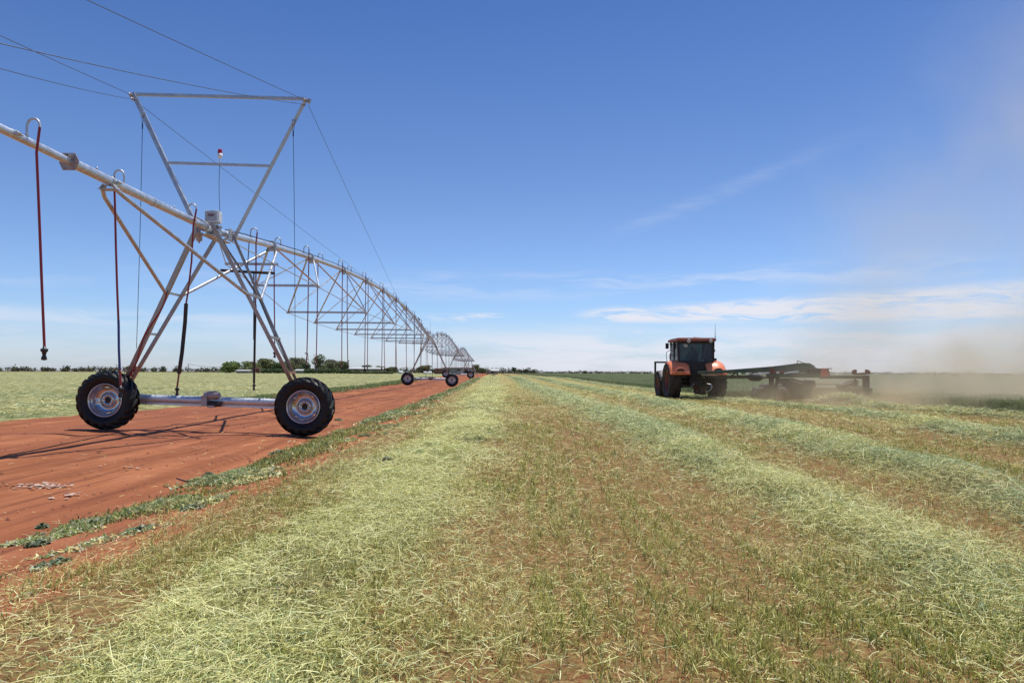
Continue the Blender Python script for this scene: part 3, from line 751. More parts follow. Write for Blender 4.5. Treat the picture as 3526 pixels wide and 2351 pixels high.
# dark twig, dark scrap on the hay
mat_dark = simple('dark_scrap', (0.022, 0.022, 0.028), .45, var=.3)
m = MB(); x, y = gp(458, 1107); z = gz(x, y)
m.tube([(x - .28, y + .06, z + .05), (x - .15, y + .02, z + .02), (x, y, z + .012), (x + .12, y - .01, z + .01)], [.008, .01, .009, .006], 6)
o = m.build('fallen_twig', mat_dark); tag(o, 'thin dark twig lying beside the green weed strip', 'twig')
x, y = gp(903, 1077); z = float(g(np.array([x]), np.array([y]))[0])
m = MB()
for q, (a0, rr) in enumerate(((0.3, .05), (1.6, .045))):
    pts = [(x - .06 + q * .05 + rr * math.cos(a0 + t * .55), y + .02 * math.sin(t), z + .055 + rr * .8 * math.sin(a0 + t * .55)) for t in range(9)]
    m.tube(pts, [.012, .016, .02, .018, .02, .016, .018, .014, .01], 7)
m.tube([(x + .0, y, z + .05), (x + .06, y + .01, z + .06), (x + .11, y, z + .075)], [.016, .012, .01], 6)
for q in range(9):
    a = q * .7; m.tube([(x + .11, y, z + .075), (x + .11 + .035 * math.cos(a), y + .02 * math.sin(a * 1.7), z + .075 + .035 * math.sin(a))], [.014, .003], 5)
o = m.build('rubber_scrap', mat_dark); tag(o, 'crumpled black rubber scrap lying on the pale hay', 'scrap')
# ---------------------------------------------------------------- materials of the machine
def galv(name, base=(0.60, 0.62, 0.64), rough=0.42, dust=0.35, low=None, metal=.62):
    m, n, b = new_mat(name)
    P = n.pos()
    v = n.new('ShaderNodeTexVoronoi'); v.inputs['Scale'].default_value = 26; n.put(v.inputs['Vector'], P)
    sp = n.noise(P, 7.0, 6, .65)
    c = n.mix(n.mrange(sp, .35, .65), tuple(x * .86 for x in base), tuple(min(1, x * 1.07) for x in base))
    vb = n.new('ShaderNodeRGBToBW'); n.put(vb.inputs[0], v.outputs['Color']); c = n.mix(0.08, c, vb.outputs[0], 'SOFT_LIGHT')
    d = n.mrange(n.noise(P, 2.2, 6, .7), .44, .66)
    dd = n.math('MULTIPLY', d, dust)
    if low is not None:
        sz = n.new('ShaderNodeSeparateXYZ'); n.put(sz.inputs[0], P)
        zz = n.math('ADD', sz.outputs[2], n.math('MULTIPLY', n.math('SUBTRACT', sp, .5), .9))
        dd = n.math('MAXIMUM', dd, n.mrange(zz, low, .80, 0.0, 1.0))  # red dust stain, with reflected ground light painted in, growing towards the feet
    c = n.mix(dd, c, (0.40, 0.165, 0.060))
    n.put(b.inputs['Base Color'], c)
    n.put(b.inputs['Metallic'], n.mrange(dd, 0, .6, metal, .1))
    n.put(b.inputs['Roughness'], n.math('ADD', n.mrange(sp, .3, .7, rough - .07, rough + .12), n.math('MULTIPLY', dd, .35), clamp=True))
    return m
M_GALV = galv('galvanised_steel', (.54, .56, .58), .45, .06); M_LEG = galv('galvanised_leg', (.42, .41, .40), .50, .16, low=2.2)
M_PIPE = galv('galvanised_pipe', (.66, .70, .74), .38, .05)
M_RIM = galv('galvanised_rim', (.50, .51, .54), .20, .10, metal=.95)
M_CABLE = simple('black_cable', (.018, .018, .022), .5, var=.3)
M_WIRE = simple('steel_wire', (.10, .11, .13), .45, .6, var=.2)
M_REDH = simple('red_hose', (.27, .015, .020), .45, var=.25, scale=3)
M_BLUH = simple('blue_hose', (.035, .06, .22), .5, var=.25)
M_BLKH = simple('black_hose', (.016, .015, .017), .55, var=.3, dirt=(.20, .09, .05), dirt_amt=.3)
M_BLACK = simple('black_plastic', (.02, .02, .024), .5, var=.25, dirt=(.22, .12, .08), dirt_amt=.25)
M_WHITE = simple('white_enamel', (.84, .85, .86), .35, var=.05, dirt=(.45, .33, .26), dirt_amt=.25)
M_PANEL = simple('grey_box_front', (.44, .44, .47), .5, var=.06, dirt=(.40, .30, .24), dirt_amt=.2)
M_MOTOR = simple('gearmotor_paint', (.42, .38, .38), .42, .35, var=.12, dirt=(.30, .13, .07), dirt_amt=.45)
M_LABRED = simple('label_red', (.22, .006, .012), .4)
M_TXT = simple('label_white', (.50, .40, .40), .5, var=.02)
M_GREYTXT = simple('label_grey', (.20, .20, .22), .5)
def glassy(name, col, rough=.1, alpha=None):
    m, n, b = new_mat(name)
    n.put(b.inputs['Base Color'], col); b.inputs['Roughness'].default_value = rough; b.inputs['Coat Weight'].default_value = .6
    return m
M_LENS = glassy('red_lens', (.50, .006, .015), .12)
# tyre rubber
m_tyre, n, b = new_mat('tyre_rubber')
P = n.coord(); f = n.noise(P, 9, 6, .65)
c = n.mix(n.mrange(f, .4, .7), (.007, .007, .008), (.014, .013, .013))
c = n.mix(n.math('MULTIPLY', n.mrange(n.noise(P, 3.2, 6, .7), .52, .75), .16), c, (.12, .05, .03))
n.put(b.inputs['Base Color'], c); n.put(b.inputs['Roughness'], n.mrange(f, .3, .7, .40, .60)); b.inputs['Specular IOR Level'].default_value = .35
n.put(b.inputs['Normal'], n.bump(n.noise(P, 60, 3), .15, .004))
M_TYRE = m_tyre
m_dt, n, b = new_mat('dusty_tyre')
f = n.noise(n.coord(), 5, 5); n.put(b.inputs['Base Color'], n.mix(n.mrange(f, .35, .65), (.035, .027, .022), (.075, .052, .038))); b.inputs['Roughness'].default_value = .8
M_DTYRE = m_dt

def tyre_mesh(R, W_, rim_r, lugs, lug_h, ax=(0, 1, 0), sect=.86):
    """agricultural tyre about the origin, axis ax; lugs of the two sides offset and swept back"""
    m = MB(); hw = W_ / 2
    prof = [(-hw * .62, rim_r), (-hw * .80, rim_r + .03), (-hw * 1.0, rim_r + (R - rim_r) * .42), (-hw * .98, rim_r + (R - rim_r) * .66),
            (-hw * .84, R - lug_h - .035), (-hw * .55, R - lug_h - .008), (0, R - lug_h), (hw * .55, R - lug_h - .008), (hw * .84, R - lug_h - .035),
            (hw * .98, rim_r + (R - rim_r) * .66), (hw * 1.0, rim_r + (R - rim_r) * .42), (hw * .80, rim_r + .03), (hw * .62, rim_r)]
    m.lathe((0, 0, 0), (0, 1, 0), prof, 72)
    m.lathe((0, 0, 0), (0, 1, 0), [(-hw * .62, rim_r), (0, rim_r - .02), (hw * .62, rim_r)], 72)
    st = [(0.02, R - lug_h - .01, R), (.45, R - lug_h - .012, R - .002), (.80, R - lug_h - .05, R - .022), (1.02, rim_r + (R - rim_r) * .62, R - .075), (1.035, rim_r + (R - rim_r) * .48, rim_r + (R - rim_r) * .60)]
    lw = .62 * math.pi * R / lugs * .56
    for side in (-1, 1):
        for i in range(lugs):
            a0 = 2 * math.pi * (i + (.5 if side > 0 else 0)) / lugs
            vs = []
            for (t, r0, r1) in st:
                a = a0 + t * .36
                ww = lw * (1 + .25 * t)
                for (rr, sg, kk) in ((r0, -1, 1.15), (r1, -1, .86), (r1, 1, .86), (r0, 1, 1.15)):
                    aa = a + sg * ww * kk / R
                    vs.append((rr * math.sin(aa), side * hw * t, rr * math.cos(aa)))
            fs = []
            for k in range(len(st) - 1):
                q = k * 4
                for e in range(3): fs.append((q + e, q + e + 1, q + e + 5, q + e + 4) if side > 0 else (q + e + 4, q + e + 5, q + e + 1, q + e))
            fs += [(0, 1, 2, 3), (len(vs) - 4, len(vs) - 1, len(vs) - 2, len(vs) - 3)]
            m.add(vs, fs)
    return m

MACH = empty('irrigation_machine', (-6.6, 16.3, 0))
tag(MACH, 'long galvanised pivot irrigator on rubber wheels spanning down the red track', 'irrigation machine')

def local_part(mb, name, mat, parent, bevel=0):
    """part whose coordinates are already in the parent's own frame"""
    me = bpy.data.meshes.new(name); me.from_pydata(mb.v, [], mb.f); fix_mesh(me, mb.sm)
    me.materials.append(mat); o = bpy.data.objects.new(name, me); COL.objects.link(o); o.parent = parent
    if bevel:
        q = o.modifiers.new('bevel', 'BEVEL'); q.width = bevel; q.segments = 2; q.limit_method = 'ANGLE'; q.angle_limit = rad(40)
    return o
def wheel_parts():
    R, Wd, rr = .635, .38, .335; hw = Wd / 2
    m = MB()
    m.lathe((0, 0, 0), (0, 1, 0), [(-hw * .72, rr + .028), (-hw * .80, rr + .022), (-hw * .78, rr + .004), (-hw * .62, rr - .010), (-hw * .45, rr - .018), (-hw * .38, rr - .045), (-hw * .05, rr - .05), (.06, rr - .045), (hw * .6, rr - .01), (hw * .78, rr + .004), (hw * .80, rr + .022), (hw * .72, rr + .028)], 64)
    k = 64; rings = [(.287, -.03, True), (.262, .012, True), (.20, .034, False), (.150, .022, False), (.132, -.012, False), (.122, -.022, False), (.062, -.022, False), (.058, .02, False)]
    vs = []
    for (r0, y0, sc) in rings:
        for i in range(k):
            a = 2 * math.pi * i / k
            r1 = r0 - (.022 * max(0, math.cos(a * 4)) ** 6 if sc else 0)
            vs.append((r1 * math.cos(a), y0, r1 * math.sin(a)))
    m.add(vs, [(j * k + i, j * k + (i + 1) % k, (j + 1) * k + (i + 1) % k, (j + 1) * k + i) for j in range(len(rings) - 1) for i in range(k)], True)
    for i in range(4):
        a = .5 + i * math.pi / 2
        m.box((.288 * math.cos(a), -.02, .288 * math.sin(a)), (.022, .04, .12), Matrix.Rotation(-a, 3, 'Y'))
    w = local_part(m, 'wheel', M_RIM, MACH)
    t = local_part(tyre_mesh(R, Wd, rr + .02, 19, .042), 'tyre', M_TYRE, w)
    h = MB(); h.lathe((0, 0, 0), (0, 1, 0), [(-.016, .001), (-.016, .058), (.03, .060)], 32)
    for i in range(9):
        a = 2 * math.pi * i / 9
        h.lathe((.091 * math.cos(a), -.0235, .091 * math.sin(a)), (0, 1, 0), [(-.0015, .001), (-.0015, .0115), (.01, .012)], 12)
    local_part(h, 'hub', M_BLKH, w)
    return w
WP = wheel_parts()
first_wheel = [True]
def place_wheel(c, spin, sc=1.0, parent=MACH):
    w = WP if first_wheel[0] else copy_tree(WP, parent)
    first_wheel[0] = False
    w.parent = parent
    w.matrix_basis = world_of(parent).inverted() @ Matrix.Translation(c) @ Matrix.Rotation(rad(1.3), 4, 'Z') @ Matrix.Rotation(spin, 4, 'Y') @ Matrix.Scale(sc, 4)
    return w

T1, SPAN = 16.3, 54.6
TY = [T1, T1 + SPAN, T1 + 2 * SPAN]; END = 178.0
PH = 4.36
def pipe_x(Y): return -6.27 - .023 * Y
def zg(Y): return gz(pipe_x(Y), Y) if Y > 30 else -.07
TZ = {0: PH, 1: PH + .22, 2: PH + .36, 3: PH + .30}
def pipe_pt(Y):
    """centre of the pipe at depth Y"""
    if Y <= T1: return Vector((pipe_x(Y), Y, TZ[0] - (T1 - Y) * .0078))
    ys = TY + [END]
    for i in range(3):
        if Y <= ys[i + 1] + 1e-6:
            t = (Y - ys[i]) / (ys[i + 1] - ys[i])
            return Vector((pipe_x(Y), Y, TZ[i] * (1 - t) + TZ[i + 1] * t + 1.36 * 4 * t * (1 - t)))
    return Vector((pipe_x(Y), Y, TZ[3]))

def bow(a, b, sag, k=9, side=(0, 0, -1)):
    a = Vector(a); b = Vector(b); s = Vector(side)
    return [a.lerp(b, i / (k - 1)) + s * sag * 4 * (i / (k - 1)) * (1 - i / (k - 1)) for i in range(k)]

# ---------------------------------------------------------------- towers
def tower(i):
    Yt = TY[i]; X0 = pipe_x(Yt); z0 = zg(Yt); tilt = .0288
    hi = i == 0
    def L(a, b, c): return Vector((X0 + a, Yt + b, z0 + c - tilt * a))
    if not hi:
        def L(a, b, c): return Vector((X0 + a, Yt + b, z0 + c - .02 * a))
    htop = pipe_pt(Yt).z - z0
    for s, a in ((-1, -2.03), (1, 2.20)):
        c = L(a, -.36, 0); c.z = max(gz(c.x, c.y), c.z) * .5 + c.z * .5 + .635 if hi else gz(c.x, c.y) + .628
        place_wheel(c, .3 + s * .4 + i)
        # gearbox behind each wheel
        g_ = MB(); q = L(a * .985, -.03, .655)
        g_.lathe(q + Vector((0, .12, 0)), (0, -1, 0), [(0, .001), (0, .15), (.10, .17), (.20, .12), (.26, .07), (.26, .001)], 16)
        g_.build('gearbox', M_MOTOR, MACH)
    bm = MB(); bm.tube([L(-2.0, .0, .68), L(2.05, .0, .68)], .085, 20)
    bm.bar(L(-1.95, .02, .575), L(2.0, .02, .575), .13, .05)
    for a in (-1.5, -1.15, 1.2, 1.55): bm.tube([L(a, 0, .68), L(a + .03, 0, .68)], .092, 20)
    bm.build('drive_beam', M_PIPE, MACH)
    # gearmotor
    mo = MB(); c = L(.12, -.10, .80)
    mo.lathe(c - Vector((.19, 0, 0)), (1, 0, 0), [(0, .001), (0, .07), (.03, .088), (.25, .088), (.27, .075), (.32, .07), (.33, .045), (.37, .001)], 20)
    for k in range(12):
        a = k * math.pi / 6; mo.box(c + Vector((-.03, (.090 * math.cos(a)), .090 * math.sin(a))), (.20, .012, .022), Matrix.Rotation(a, 3, 'X'))
    mo.box(c + Vector((-.16, 0, -.12)), (.12, .20, .24)); mo.box(c + Vector((-.02, .0, -.24)), (.16, .16, .05))
    mo.build('gearmotor', M_MOTOR, MACH, .008)
    ds = MB(); ds.tube([L(.06, -.13, .62), L(.30, -.13, .62)], .062, 14)
    ds.build('shaft_cover', M_BLACK, MACH)
    # legs: L sections
    feet = {(-1, 0): L(-1.97, -.10, .72), (-1, 1): L(-2.00, .14, .72), (1, 0): L(2.06, -.10, .72), (1, 1): L(2.07, .14, .72)}
    tops = {(-1, 0): L(-.12, -.50, htop + .06), (-1, 1): L(-.10, .55, htop + .06), (1, 0): L(.15, -.50, htop + .10), (1, 1): L(.16, .72, htop + .06)}
    for k in feet:
        a, b_ = feet[k], tops[k]
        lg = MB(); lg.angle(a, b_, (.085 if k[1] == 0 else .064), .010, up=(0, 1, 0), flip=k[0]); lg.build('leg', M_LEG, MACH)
    for sx in (-1, 1):
        ft = MB(); ft.bar(feet[(sx, 0)] - Vector((0, .02, .02)), feet[(sx, 1)] + Vector((0, .02, -.02)), .20, .02)
        ft.box(feet[(sx, 0)] * .5 + feet[(sx, 1)] * .5 - Vector((0, 0, .06)), (.16, .20, .10))
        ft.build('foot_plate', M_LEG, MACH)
    for sx in (-1, 1):
        for t in ((.16, .36, .60) if hi else (.36, .60)):
            r_ = MB(); p, q = feet[(sx, 0)].lerp(tops[(sx, 0)], t), feet[(sx, 1)].lerp(tops[(sx, 1)], t)
            e = (q - p).normalized() * .08
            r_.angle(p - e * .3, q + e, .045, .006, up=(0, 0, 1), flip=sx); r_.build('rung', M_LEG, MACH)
    # knee braces up to the pipe on each side
    ends = [(-4.4, 0), (4.3, 1)]
    for dy, w in ends:
        Yb = Yt + dy; pp = pipe_pt(Yb) - Vector((0, 0, .16))
        for sx in (-1, 1):
            f_ = feet[(sx, w)].lerp(tops[(sx, w)], .60)
            tp = pp + Vector((sx * .13, -.04 if dy < 0 else .04, 0))
            kb = MB(); mid = tp.lerp(f_, .05)
            kb.tube([tp + Vector((-sx * .03, 0, .03)), mid, f_], [.030, .036, .036], 14)
            kb.build('knee_brace', M_GALV, MACH)
        br = MB(); br.bar(pp + Vector((-.15, 0, .02)), pp + Vector((.15, 0, .02)), .16, .012)
        br.bar(pp + Vector((-.14, 0, .02)), pp + Vector((-.08, 0, .10)), .14, .01); br.bar(pp + Vector((.14, 0, .02)), pp + Vector((.08, 0, .10)), .14, .01)
        br.lathe(pipe_pt(Yb) - Vector((0, .03, 0)), (0, 1, 0), [(0, .076), (0, .084), (.06, .084), (.06, .076)], 24)
        br.build('brace_bracket', M_GALV, MACH)
    for sx in (-1, 1):
        ib = MB(); ib.angle(L(.10 * sx, .3, htop - .20), feet[(sx, 1)].lerp(tops[(sx, 1)], .58), .05, .006, up=(0, 1, 0), flip=-sx)
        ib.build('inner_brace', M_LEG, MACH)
    # pipe saddle, joint ball and upright plates
    sd = MB(); pc = pipe_pt(Yt)
    for dy in (-.5, .62):
        sd.lathe(pc + Vector((0, dy - .04, 0)), (0, 1, 0), [(0, .076), (0, .105), (.02, .105), (.02, .09), (.06, .09), (.06, .105), (.08, .105), (.08, .076)], 24)
    sd.lathe(pc + Vector((0, -.16, 0)), (0, 1, 0), [(0, .10), (.04, .135), (.12, .15), (.20, .15), (.28, .135), (.32, .10)], 28)
    sd.box(pc + Vector((.02, .1, -.16)), (.26, 1.15, .012)); sd.box(pc + Vector((-.15, -.5, .05)), (.012, .22, .26)); sd.box(pc + Vector((.17, .6, .02)), (.012, .26, .28))
    sd.box(pc + Vector((-.17, -.36, .14)), (.20, .012, .14), Matrix.Rotation(.5, 3, 'Y'))
    for a, b_, c_ in ((-.16, -.55, .12), (-.16, -.42, .0), (.18, .5, .10), (.18, .7, -.05), (.18, .7, .1)):
        sd.lathe(pc + Vector((a, b_, c_)), (-1 if a < 0 else 1, 0, 0), [(0, .018), (.03, .018), (.03, .001)], 6, False)
    sd.build('pipe_saddle', M_GALV, MACH, .003)
    # drain valve under the pipe
    dv = MB(); c = pc + Vector((-.04, -.62, -.16))
    dv.lathe(c, (0, 0, -1), [(-.10, .03), (0, .03), (0, .075), (.03, .078), (.035, .062), (.16, .064), (.18, .05), (.185, .02), (.22, .018), (.225, .001)], 18)
    dv.build('drain_valve', M_MOTOR, MACH)
    return L, feet, tops, htop

# ---------------------------------------------------------------- tower 1 extras
L1, feet1, tops1, h1 = tower(0)
VT = {-1: at(304, 213, 16.3), 1: at(704, 226, 16.4)}
for sx, base in ((-1, tops1[(-1, 0)]), (1, tops1[(1, 1)])):
    m = MB(); m.angle(base + Vector((sx * .02, 0, -.12)), VT[sx], .085, .009, up=(0, 1, 0), flip=sx)
    m.build('mast_arm', M_GALV, MACH)
def on_arm(sx, t):
    b0 = tops1[(-1, 0)] if sx < 0 else tops1[(1, 1)]
    return VT[sx].lerp(b0, t)
m = MB(); m.bar(VT[-1] + Vector((.04, .05, -.02)), VT[1] + Vector((-.04, -.05, -.03)), .05, .065); m.build('mast_top_bar', M_GALV, MACH)
def arm_at(sx, z):
    b0, b1 = VT[sx], on_arm(sx, 1.0); return b0.lerp(b1, (b0.z - z) / (b0.z - b1.z))
PA, PB = arm_at(-1, at(399, 376, 16.1).z), arm_at(1, at(603, 381, 16.7).z)
m = MB(); m.bar(PA, PB, .04, .055); m.build('mast_cross_bar', M_GALV, MACH)
# pulleys and shackles at the mast tops
for sx in (-1, 1):
    m = MB()
    for q, (dx, dz) in enumerate(((-.02, -.07), (.03, -.17))):
        c = VT[sx] + Vector((sx * -.02 + (dx if sx < 0 else -dx) , -.07, dz))
        m.lathe(c - Vector((.018, 0, 0)), (1, 0, 0), [(0, .001), (0, .04), (.012, .028), (.024, .028), (.036, .04), (.036, .001)], 16)
        m.box(c + Vector((0, .03, 0)), (.05, .07, .02))
    c = VT[sx] + Vector((sx * .05, .04, -.05)); m.box(c, (.05, .08, .10), Matrix.Rotation(sx * .4, 3, 'Y'))
    m.build('cable_shackle', M_MOTOR, MACH, .003)
    m = MB(); c = on_arm(sx, .15) + Vector((sx * .03 * -1, -.02, -.06)); m.box(c, (.07, .05, .10), Matrix.Rotation(-sx * .45, 3, 'Y')); m.build('wire_bracket', M_GALV, MACH, .004)
# stay cables to the overhang and back to the span
def cable(a, b_, r=.0058, sag=.0, name='stay_cable', k=12):
    m = MB(); m.tube(bow(a, b_, sag, k), r, 6); return m.build(name, M_WIRE, MACH)
for sx in (-1, 1):
    cable(VT[sx] + Vector((0, -.06, -.07)), pipe_pt(.4) + Vector((sx * .08, 0, .06)), sag=.05)
    cable(VT[sx] + Vector((0, -.06, -.17)), pipe_pt(5.6) + Vector((sx * .08, 0, .06)), sag=.10)
    cable(VT[sx] + Vector((sx * .02, .06, -.12)), pipe_pt(47.4) + Vector((sx * .08, 0, .05)), sag=.05)
# plumb guy wires hanging from the mast arms
for sx, (bx, by) in ((-1, (313.5, 800)), (1, (678, 842))):
    c = on_arm(sx, .15) + Vector((sx * -.03, -.02, -.10))
    a_ = (bx - CX) / F_PX * 16.25
    lo = at(bx, by, 16.1)
    m = MB(); m.tube([c + Vector((-.022, 0, 0)), c + Vector((-.006, 0, -.20))], .005, 5); m.tube([c + Vector((.022, 0, 0)), c + Vector((.006, 0, -.20))], .005, 5)
    m.tube([c + Vector((0, 0, -.18)), c + Vector((0, 0, -.30))], .014, 6)
    m.tube(bow(c + Vector((0, 0, -.28)), lo, .01, 8, (1, 0, 0)), .0062, 6); m.build('guy_wire', M_CABLE, MACH)
# beacon
bc = PA.lerp(PB, .5) + Vector((0, 0, .03))
m = MB(); m.tube([bc, bc + Vector((0, 0, .13))], .012, 10); m.lathe(bc + Vector((0, 0, .12)), (0, 0, 1), [(0, .001), (0, .045), (.012, .052), (.09, .052), (.09, .001)], 24); BEA = m.build('beacon', M_WHITE, MACH)
m = MB(); m.lathe(bc + Vector((0, 0, .212)), (0, 0, 1), [(0, .049), (.06, .048), (.085, .042), (.10, .028), (.105, .001)], 24); m.build('beacon_lens', M_LENS, BEA)
m = MB(); m.tube([bc, bc + Vector((.0, -.02, -.4)), at(503, 420, 16.4), at(503.5, 455, 16.4), at(505, 486, 16.4)], .006, 6); m.build('beacon_cable', M_CABLE, MACH)
# control box with its warning label
bx0 = at(490.5, 499, 16.28)
m = MB(); m.box(bx0, (.295, .24, .265)); BOX = m.build('control_box', M_WHITE, MACH, .012)
m = MB(); m.box(bx0 + Vector((-.012, -.124, .0)), (.245, .012, .21)); FR = m.build('box_door', M_PANEL, BOX, .004)
m = MB(); m.box(bx0 + Vector((0, .02, -.20)), (.30, .28, .02)); m.box(bx0 + Vector((.03, .05, -.30)), (.20, .16, .20)); m.build('box_bracket', M_GALV, BOX, .003)
lb = bx0 + Vector((-.008, -.1325, .025))
m = MB(); m.box(lb, (.135, .002, .042)); m.build('warning_label', M_LABRED, FR)
m = MB(); m.prism([(-.014, -.012), (.014, -.012), (0, .013)], lb + Vector((-.050, -.002, 0)), (1, 0, 0), (0, 0, 1), (0, 1, 0), .001); m.build('warning_triangle', M_TXT, FR)
def text_part(txt, size, loc, mat, parent, name, rot=(math.pi / 2, 0, 0), depth=.0006, spacing=1.0, width=None):
    cu = bpy.data.curves.new(name, 'FONT'); cu.body = txt; cu.size = size; cu.extrude = depth; cu.align_x = 'CENTER'; cu.align_y = 'CENTER'; cu.space_character = spacing
    to = bpy.data.objects.new(name + '_src', cu); COL.objects.link(to)
    dg = bpy.context.evaluated_depsgraph_get(); me = bpy.data.meshes.new_from_object(to.evaluated_get(dg))
    bpy.data.objects.remove(to); me.materials.clear(); me.materials.append(mat)
    o = bpy.data.objects.new(name, me); COL.objects.link(o); o.parent = parent
    M_ = Matrix.Translation(loc) @ (rot if isinstance(rot, Matrix) else Matrix.Rotation(rot[0], 4, 'X'))
    if width:
        xs = [v.co.x for v in me.vertices]; sc = width / (max(xs) - min(xs)); M_ = M_ @ Matrix.Diagonal((sc, 1, 1, 1))
    o.matrix_basis = world_of(parent).inverted() @ M_
    return o
text_part('DANGER', .018, lb + Vector((.016, -.002, 0)), M_TXT, FR, 'warning_text', width=.075)
m = MB(); m.box(lb + Vector((-.004, 0, -.036)), (.13, .0015, .008)); m.build('small_print', M_GREYTXT, FR)
m = MB(); m.tube([bx0 + Vector((.08, 0, -.16)), bx0 + Vector((.10, -.12, -.27)), at(525, 575, 16.5), at(546, 606, 16.55), feet1[(1, 1)].lerp(tops1[(1, 1)], .62) + Vector((-.03, -.03, 0)), feet1[(1, 1)].lerp(tops1[(1, 1)], .3) + Vector((-.05, -.03, 0)), feet1[(1, 1)] + Vector((-.02, -.05, .1))], .011, 7)
m.tube([bx0 + Vector((.17, 0, -.20)), bx0 + Vector((.14, -.1, -.26)), bx0 + Vector((.05, -.1, -.26)), bx0 + Vector((.02, -.05, -.2))], .012, 7)
m.build('power_cable', M_CABLE, MACH)
m = MB(); pts = []
for q in range(30):
    t = .60 - q * .0188; p = feet1[(-1, 0)].lerp(tops1[(-1, 0)], t) + Vector((.05 + .05 * math.sin(q * .35) , -.05, 0)); pts.append(p)
m.tube(pts, .017, 7)
for q in range(5): p = pts[-7 + q]; m.tube([p + Vector((.02, 0, .05)), p + Vector((.05, -.02, 0)), p + Vector((.02, 0, -.05))], .014, 6)
m.build('spiral_hose', M_REDH, MACH)
m = MB(); p = feet1[(-1, 1)] + Vector((.10, -.1, .25)); m.tube([p + Vector((0, 0, .35)), p, p + Vector((.0, 0, -.22))], .010, 6); m.box(p + Vector((0, 0, -.22)), (.05, .03, .05)); m.box(p + Vector((-.04, 0, -.18)), (.10, .03, .02)); m.build('earth_lead', M_MOTOR, MACH)
tower(1); tower(2)
# small post boxes over the farther towers
for i in (1, 2):
    c = pipe_pt(TY[i]) + Vector((-.05, 0, .45)); m = MB(); m.box(c, (.35, .26, .32)); m.bar(c - Vector((0, 0, .16)), c - Vector((0, 0, .45)), .06, .06, (0, 1, 0)); m.tube([c + Vector((.1, 0, .1)), c + Vector((.1, 0, 1.0))], .02, 6)
    m.build('control_box', M_WHITE, MACH, .01)

# ---------------------------------------------------------------- pipe, trusses
def ring(m, Y, r0=.084, r1=.135, t=.03, seg=20):
    a = pipe_pt(Y - .01); d = (pipe_pt(Y + .1) - a).normalized()
    m.lathe(a - d * t / 2, d, [(0, r0), (0, r1), (t, r1), (t, r0)], seg, False)
RP = .075
m = MB()
FY = 10.75                                                       # step flange on the overhang
m.tube([pipe_pt(Y) for Y in (FY, 12, 14, T1 - .18)], RP, 28); ring(m, 13.4, RP - .002, RP + .010, .05, 28)
m.build('pipe_section', M_PIPE, MACH, label='thick galvanised pipe between the flange and the front tower')
m = MB(); m.tube([pipe_pt(Y) for Y in (-8, -2, 4, 8, FY)], .055, 28)
m.build('pipe_section', M_PIPE, MACH, label='thinner overhanging pipe left of the flange')
fl = MB(); c = pipe_pt(FY)
hexp = [(.088, .128), (.142, .022), (.142, -.022), (.088, -.128), (-.088, -.128), (-.142, -.022), (-.142, .022), (-.088, .128)]
fl.prism(hexp, c, (1, 0, 0), (0, 0, 1), (0, 1, 0), .018)
for a, b_ in ((.070, .105), (-.070, .105), (.115, 0), (-.115, 0), (.070, -.105), (-.070, -.105)):
    fl.lathe(c + Vector((a, -.009, b_)), (0, -1, 0), [(0, .013), (.014, .013), (.014, .001)], 6, False)
fl.box(c + Vector((.065, -.07, .05)), (.012, .12, .05), Matrix.Rotation(.3, 3, 'Y')); fl.box(c + Vector((0, -.06, .085)), (.10, .12, .010))
fl.build('pipe_flange', M_MOTOR, MACH, .002)
# clips along the overhang
for Y, dx in ((9.5, .07), (12.05, .08), (15.1, .085)):
    m = MB(); p = pipe_pt(Y); m.box(p + Vector((dx * .6, 0, .035)), (.09, .16, .012), Matrix.Rotation(.6, 3, 'Y')); m.box(p + Vector((dx + .02, -.06, .0)), (.05, .06, .05), Matrix.Rotation(.7, 3, 'Y')); m.build('pipe_clip', M_GALV, MACH, .002)
for Y in (11.5, 14.3): m = MB(); p = pipe_pt(Y); m.lathe(p + Vector((0, 0, .08)), (0, 0, 1), [(0, .018), (.03, .018), (.04, .012), (.045, .001)], 10); m.build('pipe_plug', M_GALV, MACH)

